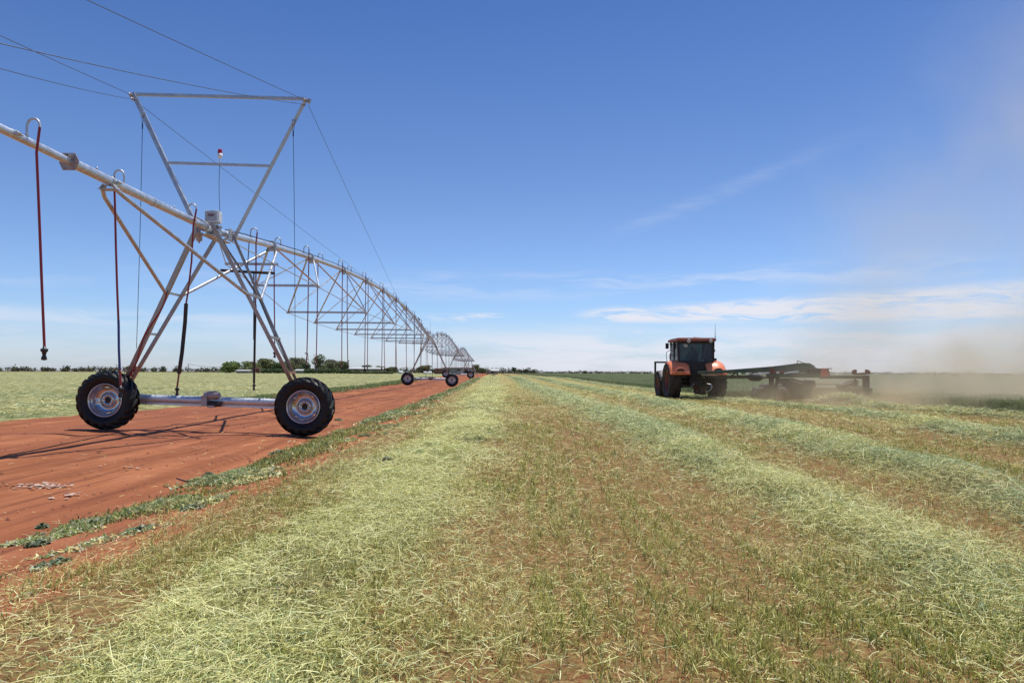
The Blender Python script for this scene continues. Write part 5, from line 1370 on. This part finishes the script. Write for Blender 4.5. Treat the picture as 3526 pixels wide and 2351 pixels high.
m = MB(); m.tube([at(1612, 863, 34.9), at(1668, 866, 34.2), at(1720, 865.5, 33.4)], .075, 12); m.tube([at(1718, 865.8, 33.4), at(1724, 866, 33.35), at(1744, 866.5, 33.1), at(1752, 866, 33.0)], [.09, .17, .17, .09], 12); m.tube([at(1750, 866, 33.0), at(1786, 868.5, 32.7)], [.05, .03], 10)
m.build('drive_shaft', M_MDARK, MOW)
m = MB(); m.tube([at(1690, 856, 33.8), at(1684, 860, 33.8), at(1676, 864, 33.9)], .03, 7); m.tube([at(1694, 856, 33.75), at(1694, 865, 33.8)], .04, 7); m.build('tongue_stay', M_MDARK, MOW)
m = MB(); pxbox(m, 1762, 856, 1884, 867, 31.85, .30); pxbox(m, 1884, 862, 1990, 869.6, 31.85, .22); m.build('main_frame', M_GREEN, MOW, bevel=.012)
m = MB(); pxbox(m, 1905, 861.4, 1985, 862.3, 31.72, .02); pxbox(m, 1800, 855.2, 1846, 855.9, 31.62, .03); m.build('frame_rail', M_STEEL, MOW)
m = MB(); pxpoly(m, [(1852, 846), (1898, 845.6), (1903, 863), (1858, 866)], 31.95, .42); m.build('gear_cover', M_MDARK, MOW, bevel=.015)
m = MB(); pxpoly(m, [(1887, 846.5), (1899, 846.3), (1905.5, 864), (1883.5, 866)], 31.66, .05); m.build('orange_end_panel', M_MORANGE, MOW, bevel=.008)
m = MB(); pxbox(m, 1896, 845.5, 1908, 847.2, 31.8, .3); m.build('cover_lip', M_MDARK, MOW)
m = MB()
m.tube([at(1832, 834, 32.4), at(1830.5, 829.5, 32.4), at(1834, 828.6, 32.4), at(1842, 832.5, 32.35), at(1850, 834, 32.3)], .018, 7)
for q in range(4):
    x0 = 1853 + q * 3.2; m.tube([at(x0, 834.5 + q * 2, 32.2 - .05 * q), at(x0 + 3, 833.8 + q * 1.6, 32.1), at(x0 + 8, 834.6 + q * 2, 32.1), at(x0 + 9.5, 838.5 + q * 2, 32.1), at(x0 + 13, 845, 32.1)], .017, 6)
m.build('hydraulic_hose', M_BLACK, MOW)
# lamp brackets, left and right
m = MB(); pxbox(m, 1768, 851.5, 1801, 857, 31.3, .10); m.build('lamp_bracket', M_LAMPRED, MOW, bevel=.01)
m = MB(); pxpoly(m, [(1769, 845), (1776, 845), (1777, 852), (1768, 852)], 31.25, .10); m.build('rear_lamp', M_LAMPRED, MOW, bevel=.01)
m = MB(); pxbox(m, 1783.5, 853.6, 1789.5, 857.4, 31.22, .05); m.build('reflector', M_WHITE, MOW, bevel=.004)
m = MB(); sect(m, [(1731, 856.8, 859.4, 31.35), (1752, 855.6, 858.6, 31.35), (1768, 854.6, 857.6, 31.35)], .03); m.build('marker_board', M_WHITE, MOW)
m = MB(); sect(m, [(1801, 856.4, 858.4, 31.35), (1815, 853.2, 855.8, 31.35), (1834.5, 851.4, 854.2, 31.35)], .03); m.build('marker_board', M_WHITE, MOW)
m = MB(); pxbox(m, 1959, 856, 1996, 860.5, 31.5, .10); m.build('lamp_bracket', M_LAMPRED, MOW, bevel=.01)
m = MB(); pxpoly(m, [(1956, 857.5), (1957, 852), (1961, 848.6), (1967, 848.4), (1967, 857.5)], 31.45, .10); m.build('rear_lamp', M_LAMPRED, MOW, bevel=.01)
m = MB(); pxpoly(m, [(1987.5, 857.5), (1987.5, 848.4), (1993, 848.8), (1997.5, 852), (1998.5, 858)], 31.45, .10); m.build('rear_lamp', M_LAMPRED, MOW, bevel=.01)
m = MB(); pxbox(m, 1988.5, 859.2, 1995, 862.4, 31.4, .04); m.build('reflector', M_WHITE, MOW)
# wheel legs and wheels
def mow_wheel(px):
    X0 = at(px, 900, 31.6).x; z0 = gz(X0, 31.6)
    m = MB(); m.lathe((0, 0, 0), (0, 1, 0), [(-.15, .001), (-.15, .20), (-.02, .17), (.02, .17), (.15, .20), (.15, .001)], 24)
    w = local_part(m, 'wheel', M_GREYP, MOW)
    t = MB(); pf = [(-.15, .20), (-.20, .24), (-.21, .30), (-.17, .345), (-.12, .355), (-.115, .348), (-.105, .348), (-.10, .358), (-.04, .362), (-.035, .354), (-.025, .354), (-.02, .362), (.06, .361), (.065, .352), (.075, .352), (.08, .359), (.13, .354), (.17, .345), (.21, .30), (.20, .24), (.15, .20)]
    t.lathe((0, 0, 0), (0, 1, 0), pf, 36); local_part(t, 'tyre', M_DTYRE, w)
    w.matrix_basis = world_of(MOW).inverted() @ Matrix.Translation((X0, 31.6, z0 + .355)) @ Matrix.Rotation(math.pi / 2, 4, 'Z')
for px in (1793, 1962): mow_wheel(px)
m = MB(); pxbox(m, 1767, 862, 1777, 914, 31.62, .14); m.bar(at(1787, 864, 31.6), at(1780, 898, 31.6), .12, .12, (0, 1, 0)); pxbox(m, 1776, 905, 1786, 909, 31.6, .08); m.build('wheel_leg', M_MDARK, MOW, bevel=.01)
m = MB(); pxbox(m, 1982, 862, 1996, 902, 31.6, .16); pxbox(m, 1962, 870, 1966.5, 904, 31.62, .10); pxbox(m, 1966, 886.5, 1982, 889.5, 31.6, .12); pxbox(m, 1962, 901, 1996, 908, 31.62, .12); m.build('wheel_leg', M_MDARK, MOW, bevel=.01)
# header and crop hood
m = MB(); a, b_ = at(1737, 884, 33.4), at(1996, 905, 33.4); m.box(((a.x + b_.x) / 2, 33.5, .42), (b_.x - a.x, .9, .42)); m.box(((a.x + b_.x) / 2, 33.9, .20), (b_.x - a.x, .6, .12)); m.build('cutter_bar', M_MDARK, MOW, bevel=.03)
m = MB(); pxpoly(m, [(1796, 868), (1812, 868), (1832, 875), (1848, 872.5), (1862, 873.5), (1864, 886), (1857, 890), (1856, 914), (1800, 917), (1796, 900)], 32.3, 1.0); m.build('crop_hood', M_MDARK, MOW, bevel=.03)
m = MB(); m.bar(at(1814, 872, 31.76), at(1842, 880.5, 31.76), .02, .025); m.bar(at(1846, 868.5, 31.76), at(1856, 874, 31.76), .02, .025); pxbox(m, 1786, 881.5, 1796, 885, 31.76, .03); m.build('hood_edge', M_STEEL, MOW)
m = MB(); pxpoly(m, [(1727, 906), (1735, 892), (1748, 889), (1751, 883), (1764, 880.5), (1772, 881), (1776, 917), (1745, 922), (1736, 914)], 32.5, .8); m.build('side_shield', M_MDARK, MOW, bevel=.04)
m = MB(); pxpoly(m, [(1926, 884), (1942, 881), (1956, 873), (1964, 872), (1964, 905), (1950, 908), (1932, 900)], 32.3, .7); m.build('side_shield', M_MDARK, MOW, bevel=.04)
m = MB(); pxbox(m, 1862, 880.8, 1928, 883.8, 32.9, .10); m.build('header_rail', M_GREYP, MOW)
M_YTXT = simple('faded_yellow_letters', (.20, .19, .11), .6)
for t_, px, py, w_, h_ in (('EASY', 1742, 849.6, .46, .16),):
    Y0 = 33.28 - .163 - .02; p = at(px, py, Y0); rz = math.atan2(33.0 - 33.5, at(1776, 850, 33).x - at(1722, 850, 33.5).x)
    text_part(t_, h_, p + Vector((0, -.03, 0)), M_YTXT, TG, 'faded_lettering', rot=Matrix.Rotation(rz, 4, 'Z') @ Matrix.Rotation(math.pi / 2, 4, 'X'), width=w_)
# ---------------------------------------------------------------- trees and bushes
M_BARK = simple('bark', (.14, .10, .075), .9, var=.3)
M_FOL = blade_mat('tree_foliage', .18, .7)
def leaf_cloud(C0, rad_, num, size, cols, seed, shell=.55):
    r = np.random.default_rng(seed); d = r.normal(0, 1, (num, 3)); d /= np.linalg.norm(d, axis=1)[:, None]
    t = (shell + (1 - shell) * r.random(num)) ; P_ = np.array(C0) + d * np.array(rad_) * t[:, None] * r.uniform(.8, 1.12, (num, 1))
    nrm = r.normal(0, .8, (num, 3)) + d; nrm /= np.linalg.norm(nrm, axis=1)[:, None]
    t1 = np.cross(nrm, r.normal(0, 1, (num, 3))); t1 /= np.linalg.norm(t1, axis=1)[:, None]; t2 = np.cross(nrm, t1)
    s = size * r.uniform(.5, 1.3, (num, 1))
    V = np.stack([P_ - t1 * s, P_ + t2 * s * .7, P_ + t1 * s, P_ - t2 * s * .7], 1).reshape(-1, 3)
    c = np.array(cols)[r.integers(0, len(cols), num)] * r.uniform(1.0, 2.6, (num, 1))
    return V, np.repeat(c, 4, 0)
def cloud_obj(name, parts, loc=None, parent=None):
    V = np.concatenate([p[0] for p in parts]); C = np.concatenate([p[1] for p in parts])
    if loc is not None: V = V - np.array(loc)
    k = len(V) // 4; i = np.arange(k)[:, None] * 4
    o = np_mesh(name, V, i + [0, 1, 2, 3], C, M_FOL)
    if parent is not None: o.parent = parent
    elif loc is not None: o.location = loc
    return o
OLIVE = [(.12, .125, .055), (.15, .15, .07), (.09, .10, .045)]; DARKG = [(.055, .08, .035), (.075, .10, .045), (.04, .06, .028)]
LIGHTG = [(.13, .165, .055), (.16, .19, .07), (.09, .12, .045)]; GUM = [(.13, .13, .08), (.17, .16, .10), (.09, .095, .055)]
tree_n = [0]
def tree(x0_, x1_, ytop, Y, label, cols, kind='tree', lumps=9, base_px=None, name='tree', trunk=.25, group='trees around the farmstead', num=2600):
    x0, x1 = x0_ - (x1_ - x0_) * .06, x1_ + (x1_ - x0_) * .06
    tree_n[0] += 1; sd = 100 + tree_n[0]; r = random.Random(sd)
    a, b_ = at(x0, ytop, Y), at(x1, ytop, Y); w = b_.x - a.x; X0 = (a.x + b_.x) / 2; z0 = gz(X0, Y); H = a.z - z0
    root = empty(name, (X0, Y, z0))
    parts = []
    for q in range(lumps):
        t = q / max(1, lumps - 1); ang = r.uniform(0, 6.28); rr = w * .5 * r.uniform(.30, .72) * (1 - .30 * t)
        cz = z0 + H * (trunk + (1 - trunk) * (.20 + .62 * t) ) ; rx = w * r.uniform(.22, .36); rz = H * (1 - trunk) * r.uniform(.17, .27)
        cz = min(cz, z0 + H - rz * .9)
        parts.append(leaf_cloud((X0 + rr * math.cos(ang), Y + rr * math.sin(ang) * .8, cz), (rx, rx * .9, rz), num // lumps, max(.28, w * .036), cols, sd * 31 + q))
    parts.append(leaf_cloud((X0, Y, z0 + H * (trunk + (1 - trunk) * .5)), (w * .36, w * .3, H * (1 - trunk) * .40), num // 5, max(.4, w * .055), cols, sd * 77, .2))
    c = cloud_obj('crown', parts, loc=(X0, Y, z0)); c.parent = root; c.location = (0, 0, 0)
    m = MB(); m.tube([(X0, Y, z0 - .2), (X0 + r.uniform(-.2, .2), Y, z0 + H * .35), (X0 + r.uniform(-.5, .5), Y, z0 + H * .65)], [H * .03, H * .022, H * .012], 7)
    for q in range(3):
        a_ = r.uniform(0, 6.28); m.tube([(X0, Y, z0 + H * (.2 + .1 * q)), (X0 + w * .22 * math.cos(a_), Y + w * .2 * math.sin(a_), z0 + H * (.5 + .1 * q))], [H * .016, H * .008], 6)
    m.build('trunk', M_BARK, root)
    tag(root, label, 'tree' if kind == 'tree' else kind, group); return root
T = tree
T(507, 554, 829, 335, 'round bright green tree standing alone at the left end of the grove', LIGHTG, trunk=.05, lumps=12)
T(557, 597, 829, 330, 'yellow green tree second from the left end of the grove', LIGHTG + OLIVE, trunk=.10)
T(590, 638, 823, 340, 'tall olive tree behind the pink shrub', OLIVE, trunk=.15)
T(622, 662, 831, 325, 'dark bushy tree left of the front tower right leg', DARKG, trunk=.05)
T(648, 676, 828, 345, 'olive tree seen behind the right leg of the front tower', OLIVE, trunk=.1)
T(663, 705, 820, 350, 'broad olive gum tree left of the windmill mast', GUM, trunk=.2)
T(690, 716, 833, 320, 'dark shrubby tree just right of the windmill mast', DARKG, trunk=.05)
T(713, 750, 811.5, 330, 'tallest gum tree of the grove, with an uneven crown', OLIVE + DARKG, trunk=.12, lumps=12, num=1200)
T(742, 790, 825, 345, 'wide grey green gum tree right of the tallest tree', GUM, trunk=.15)
T(782, 804, 829, 335, 'narrow dark tree at the left end of the long roof', DARKG + OLIVE, trunk=.1)
T(828, 858, 838, 370, 'low gum tree rising behind the long roof', GUM, trunk=.3)
T(858, 888, 840, 350, 'olive tree at the right end of the long roof', OLIVE, trunk=.1)
T(885, 914, 842, 345, 'low spreading tree right of the farmhouse', OLIVE + GUM, trunk=.1)
T(955, 991, 838, 340, 'rounded grey green tree left of the large shed', GUM + OLIVE, trunk=.1)
T(1079, 1104, 836, 330, 'open crowned tree right of the large shed, behind the far end of the irrigator', OLIVE, trunk=.2, num=600)
T(1098, 1119, 845, 325, 'smaller dark tree next to the pale shed', DARKG + OLIVE, trunk=.15)
T(1175, 1186.5, 843, 420, 'lone small tree standing up from the horizon right of the sheds', DARKG, trunk=.3, lumps=6, num=400, group='trees on the horizon')
T(1339, 1348.5, 851, 520, 'tiny round dark tree on the horizon left of the tractor', DARKG, trunk=.05, lumps=5, num=300, group='trees on the horizon')
for px, yt, w, lb in ((2012, 854.5, 12, 'first small tree on the horizon right of the mower'), (2033, 854, 9, 'second small tree on the horizon right of the mower'), (2046, 853.5, 6, 'thin little tree third from the mower on the horizon'), (2108, 855, 9, 'tiny low tree on the horizon midway between mower and dark box'), (2130, 854.2, 10, 'slanting small tree on the horizon, left of the broad flat topped one'), (2167, 854.2, 16, 'broad flat topped tree on the horizon just left of the dark box'), (2198, 857, 12, 'low tree on the horizon directly behind the dark box'), (1905, 852.5, 14, 'bush on the horizon just right of the orange mower panel')):
    T(px - w / 2, px + w / 2, yt, 700, lb, GUM, trunk=.45, lumps=5, num=200, group='small trees on the right horizon')
T(580, 598, 843, 318, 'pink flowering shrub in front of the grove', [(.26, .12, .12), (.20, .10, .09), (.12, .09, .05)], kind='shrub', name='shrub', trunk=0, lumps=6, num=500)
# hedges
def hedge(px0, px1, ytop, Y, label, cols, sd, n_=16):
    parts = []; r = random.Random(sd)
    for q in range(n_):
        px = px0 + (px1 - px0) * (q + .5) / n_; p = at(px, ytop + r.uniform(0, 2), Y); z0 = gz(p.x, Y); H = p.z - z0
        parts.append(leaf_cloud((p.x, Y + r.uniform(-1, 1), z0 + H * .45), ((px1 - px0) / n_ * Y / F_PX * .75, 1.4, H * .55), 170, .30, cols, sd * 50 + q, .3))
    p = at((px0 + px1) / 2, ytop, Y); o = cloud_obj('hedge', parts, loc=(p.x, Y, gz(p.x, Y))); tag(o, label, 'hedge', 'hedges along the farmstead')
hedge(598, 664, 845, 312, 'dark green hedge at the left foot of the grove', DARKG, 1)
hedge(697, 806, 845, 310, 'green garden hedge in front of the grove and farmhouse', LIGHTG[2:] + DARKG, 2, 24)
hedge(806, 905, 851, 312, 'low hedge beneath the long roof', DARKG + OLIVE, 3, 20)
def bushline(name, X0, X1, Y, h0, h1, step, num, cols, lbl, sd, size):
    r = random.Random(sd); parts = []; x = X0
    while x < X1:
        h = h0 + (h1 - h0) * r.random() ** 2.2; w = step * r.uniform(.8, 1.6); y = Y + r.uniform(-12, 12); z0 = gz(x, y)
        parts.append(leaf_cloud((x, y, z0 + h * .45), (w, 3, h * .55), num, size, cols, r.randint(0, 10 ** 6), .35)); x += step * r.uniform(.55, 1.1)
    o = cloud_obj(name, parts); tag(o, lbl, 'scrub', kind='stuff')
SCR = [(.075, .068, .040), (.095, .082, .048), (.055, .052, .032), (.07, .075, .04)]
bushline('scrub_line', -620, 20, 610, 3.2, 6.2, 3.0, 80, SCR, 'dark scrub along the left horizon behind the mown field', 3, .62)
bushline('scrub_line', -60, 900, 860, 2.4, 4.6, 3.6, 60, SCR, 'low line of scrub along the right horizon', 4, .62)

# ---------------------------------------------------------------- farm buildings
M_ROOFW = simple('pale_roof_sheet', (.56, .55, .52), .5, var=.06, scale=2); M_WALLG = simple('grey_wall_sheet', (.30, .285, .26), .8, var=.10, scale=1.5)
M_WALLB = simple('beige_wall', (.42, .36, .29), .85, var=.1, scale=1.2); M_DOOR = simple('dark_opening', (.018, .018, .02), .7); M_ROOFG = simple('weathered_roof', (.40, .38, .36), .6, var=.12, scale=1.2)
M_RED = simple('red_brown_wall', (.22, .10, .07), .85, var=.15)
def building(name, x0, x1, yeave, yridge, Y, dep, wallm, roofm, label, doors=(), windows=(), cat='building', group='buildings of the farmstead', over=.5):
    a, b_ = at(x0, yeave, Y), at(x1, yeave, Y); z0 = gz((a.x + b_.x) / 2, Y); he = a.z; hr = at(x0, yridge, Y).z; W_ = b_.x - a.x; X0 = (a.x + b_.x) / 2
    root = empty(name, (X0, Y + dep / 2, z0))
    m = MB(); m.box((X0, Y + dep / 2, (z0 - .3 + he) / 2), (W_, dep, he - z0 + .3))
    for sx in (-1, 1): m.prism([(Y, he), (Y + dep, he), (Y + dep / 2, hr - .12)], (X0 + sx * (W_ / 2 - .05), 0, 0), (0, 1, 0), (0, 0, 1), (1, 0, 0), .1)
    m.build('wall', wallm, root)
    m = MB()
    for s in (-1, 1):
        yo = Y - over if s < 0 else Y + dep + over
        m.add([(X0 - W_ / 2 - over, yo, he - .05), (X0 + W_ / 2 + over, yo, he - .05), (X0 + W_ / 2 + over, Y + dep / 2, hr), (X0 - W_ / 2 - over, Y + dep / 2, hr),
               (X0 - W_ / 2 - over, yo, he + .10), (X0 + W_ / 2 + over, yo, he + .10), (X0 + W_ / 2 + over, Y + dep / 2, hr + .15), (X0 - W_ / 2 - over, Y + dep / 2, hr + .15)],
              [(0, 3, 2, 1), (4, 5, 6, 7), (0, 1, 5, 4), (1, 2, 6, 5), (3, 0, 4, 7)])
    m.build('roof', roofm, root)
    for (d0, d1, ty) in doors: m = MB(); pxq = (at(d0, ty, Y), at(d1, ty, Y)); m.box(((pxq[0].x + pxq[1].x) / 2, Y - .03, (pxq[0].z + z0) / 2), (pxq[1].x - pxq[0].x, .1, pxq[0].z - z0)); m.build('door', M_DOOR, root)
    for (d0, d1, ty, by) in windows: m = MB(); a_, c_ = at(d0, ty, Y), at(d1, by, Y); m.box(((a_.x + c_.x) / 2, Y - .03, (a_.z + c_.z) / 2), (c_.x - a_.x, .1, a_.z - c_.z)); m.build('window', M_DOOR, root)
    tag(root, label, cat, group); return root
B = building
B('farmhouse', 806, 876, 846.8, 843.6, 330, 14, M_WALLG, M_ROOFW, 'long low farmhouse with a pale flat roof behind the hedge', windows=[(815, 821, 849, 852), (834, 842, 849, 852)], over=1.6)
B('shed', 1012, 1080, 844.2, 841.0, 330, 24, M_WALLG, M_ROOFG, 'large grey machinery shed with two dark doorways', doors=[(1020.5, 1031.5, 848.5), (1067, 1080, 847.5)], windows=[(1050, 1056, 847.5, 850.5)])
B('shed', 998, 1013.5, 846.0, 844.0, 326, 10, M_RED, M_ROOFG, 'small reddish lean-to at the left end of the large grey shed')
B('shed', 1117, 1124.5, 849.0, 848.0, 335, 9, M_WALLG, M_ROOFG, 'small grey shed right of the dark tree')
B('shed', 1124, 1144, 851.5, 847.6, 345, 12, M_WALLB, M_ROOFW, 'cream shed with a bright white roof, rightmost building', doors=[], windows=[(1128, 1134, 853, 855.5)])
B('outbuilding', 543, 571, 851.3, 849.6, 322, 6, M_WALLG, M_ROOFW, 'low white roofed outbuilding right of the round green tree')
B('outbuilding', 679, 702, 850.8, 848.4, 315, 6, M_WALLG, M_ROOFW, 'low white outbuilding under the broad gum tree')
B('outbuilding', 693, 699, 842.5, 841.0, 352, 4, M_WALLG, M_ROOFW, 'tiny white roof showing between the tree crowns')
def tank(px, Y, w, h, label):
    p = at(px, 855, Y); z0 = gz(p.x, Y); m = MB()
    m.lathe((p.x - w / 2, Y, z0 + h * .5), (1, 0, 0), [(0, .001), (0, h * .35), (w * .08, h * .5), (w * .92, h * .5), (w, h * .35), (w, .001)], 20); m.box((p.x, Y, z0 + h * .08), (w * .8, h * .6, h * .16))
    o = m.build('tank', M_WHITE, None); tag(o, label, 'tank', 'white tanks by the sheds')
tank(921, 318, 1.9, 1.25, 'small white tank beside the left wheel of the second tower'); tank(977, 322, 1.6, 1.1, 'left one of two white tanks under the rounded tree'); tank(987, 324, 1.9, 1.1, 'right one of two white tanks under the rounded tree')

# ---------------------------------------------------------------- poles, mast, box
M_POLE = simple('weathered_pole', (.22, .19, .17), .8, var=.15)
def pole(px, ytop, Y, label, arm=True):
    p = at(px, ytop, Y); z0 = gz(p.x, Y); root = empty('utility_pole', (p.x, Y, z0))
    m = MB(); m.tube([(p.x, Y, z0 - .3), (p.x, Y, p.z)], [.16, .11], 8); m.build('pole', M_POLE, root)
    if arm: m = MB(); m.box((p.x, Y, p.z - .6), (1.6, .14, .14)); m.build('cross_arm', M_POLE, root)
    tag(root, label, 'utility pole', 'utility poles'); return Vector((p.x, Y, p.z - .5))
pa = pole(433.5, 834, 420, 'utility pole with a cross arm standing in the left scrub line'); pb_ = pole(555.5, 836.5, 360, 'utility pole right of the round green tree'); pc_ = pole(800.5, 826, 350, 'utility pole at the left end of the long roof')
m = MB(); m.tube(bow(pa, pb_, 1.1, 14), .045, 5); m.tube(bow(pa + Vector((.7, 0, 0)), pb_ + Vector((.7, 0, 0)), 1.3, 14), .045, 5)
o = m.build('power_line', M_CABLE); tag(o, 'pair of sagging wires between the two left utility poles', 'power line')
p = at(706, 807, 355); z0 = gz(p.x, 355); W0 = 1.2; root = empty('windmill_tower', (p.x, 355, z0)); m = MB()
for sx in (-1, 1):
    for sy in (-1, 1): m.tube([(p.x + sx * W0, 355 + sy * W0, z0), (p.x + sx * .15, 355 + sy * .15, p.z - .8)], .07, 5)
for q in range(1, 6):
    t = q / 6; w = W0 * (1 - t) + .15 * t; z = z0 + (p.z - .8 - z0) * t
    for s in (-1, 1): m.tube([(p.x - w, 355 + s * w, z), (p.x + w, 355 + s * w, z + .6)], .05, 4); m.tube([(p.x + s * w, 355 - w, z), (p.x + s * w, 355 + w, z + .6)], .05, 4)
m.build('lattice', M_POLE, root); m = MB(); m.lathe((p.x + .3, 354, p.z - .9), (1, .3, 0), [(0, .001), (.0, .75), (.06, .75), (.06, .001)], 14); m.box((p.x - .9, 355.3, p.z - .9), (.9, .06, .5)); m.build('wind_wheel', M_POLE, root)
tag(root, 'thin lattice windmill tower rising out of the grove', 'windmill')
Yb = 165.0; a, b_ = at(2187.5, 860.5, Yb), at(2203, 871.5, Yb); m = MB(); m.box(((a.x + b_.x) / 2, Yb, (a.z + b_.z) / 2 - .15), (b_.x - a.x, 1.2, a.z - b_.z + .3)); m.box(((a.x + b_.x) / 2, Yb, a.z + .02), (b_.x - a.x + .12, 1.3, .08))
for s in (-.3, 0, .3): m.box(((a.x + b_.x) / 2 + s, Yb - .61, (a.z + b_.z) / 2), (.05, .04, a.z - b_.z))
o = m.build('field_box', simple('dark_brown_box', (.045, .028, .022), .8, var=.2), None, .02); tag(o, 'dark brown box standing in the green crop at far right', 'box')
# ---------------------------------------------------------------- dust raised by the mower
def dust(name, c, r, dens, col, zfall, nscale, lo, hi, lbl, lean=(0, 0)):
    m = MB(); k = 20; vs = []; 
    m.lathe(c, (0, 0, 1), [(-r[2] * math.cos(math.pi * q / 12), max(.001, math.sin(math.pi * q / 12))) for q in range(13)], 24)
    m.v = [(c[0] + (v[0] - c[0]) * r[0] + (v[2] - c[2]) * lean[0], c[1] + (v[1] - c[1]) * r[1] + (v[2] - c[2]) * lean[1], max(v[2], -.6)) for v in m.v]
    mt = bpy.data.materials.new(name); mt.use_nodes = True; n = N(mt.node_tree); n.n.remove(n.n['Principled BSDF'])
    P_ = n.pos(); s = n.new('ShaderNodeSeparateXYZ'); n.put(s.inputs[0], P_)
    q = n.vmath('SUBTRACT', P_, tuple(c)); sq = n.new('ShaderNodeSeparateXYZ'); n.put(sq.inputs[0], q)
    xx = n.math('DIVIDE', n.math('SUBTRACT', sq.outputs[0], n.math('MULTIPLY', sq.outputs[2], lean[0])), r[0])
    yy_ = n.math('DIVIDE', n.math('SUBTRACT', sq.outputs[1], n.math('MULTIPLY', sq.outputs[2], lean[1])), r[1]); zz_ = n.math('DIVIDE', sq.outputs[2], r[2])
    v = n.new('ShaderNodeCombineXYZ')
    for i, e in enumerate((xx, yy_, zz_)): n.put(v.inputs[i], e)
    L_ = n.vmath('LENGTH', v.outputs[0]); fall = n.mrange(L_, .25, .97, 1.0, 0.0)
    nz = n.mrange(n.noise(P_, nscale, 4, .6), lo, hi)
    hz = n.math('EXPONENT', n.math('MULTIPLY', s.outputs[2], -1.0 / zfall))
    d_ = n.math('MULTIPLY', n.math('MULTIPLY', fall, nz), n.math('MULTIPLY', hz, dens))
    pv = n.new('ShaderNodeVolumePrincipled'); n.put(pv.inputs['Color'], col); n.put(pv.inputs['Density'], d_); pv.inputs['Anisotropy'].default_value = .35
    n.l.new(pv.outputs[0], n.n['Material Output'].inputs['Volume'])
    o = m.build(name, mt); tag(o, lbl, 'dust', kind='stuff'); return o
dust('dust_cloud', (23.0, 29.5, .6), (17.0, 9.5, 5.4), .62, (.84, .73, .54), 1.7, .30, .40, .64, 'low brown dust cloud boiling around and behind the mower')
dust('dust_plume', (30.0, 40.0, 7.0), (19.0, 18.0, 27.0), .075, (.86, .77, .66), 30.0, .11, .40, .68, 'tall thin plume of dust drifting up over the right of the field', lean=(.25, 0))
dust('dust_cloud', (13.2, 30.4, .2), (5.2, 3.2, 1.9), .65, (.78, .64, .44), .8, .9, .36, .62, 'small brown puff of dust under the rear of the mower')
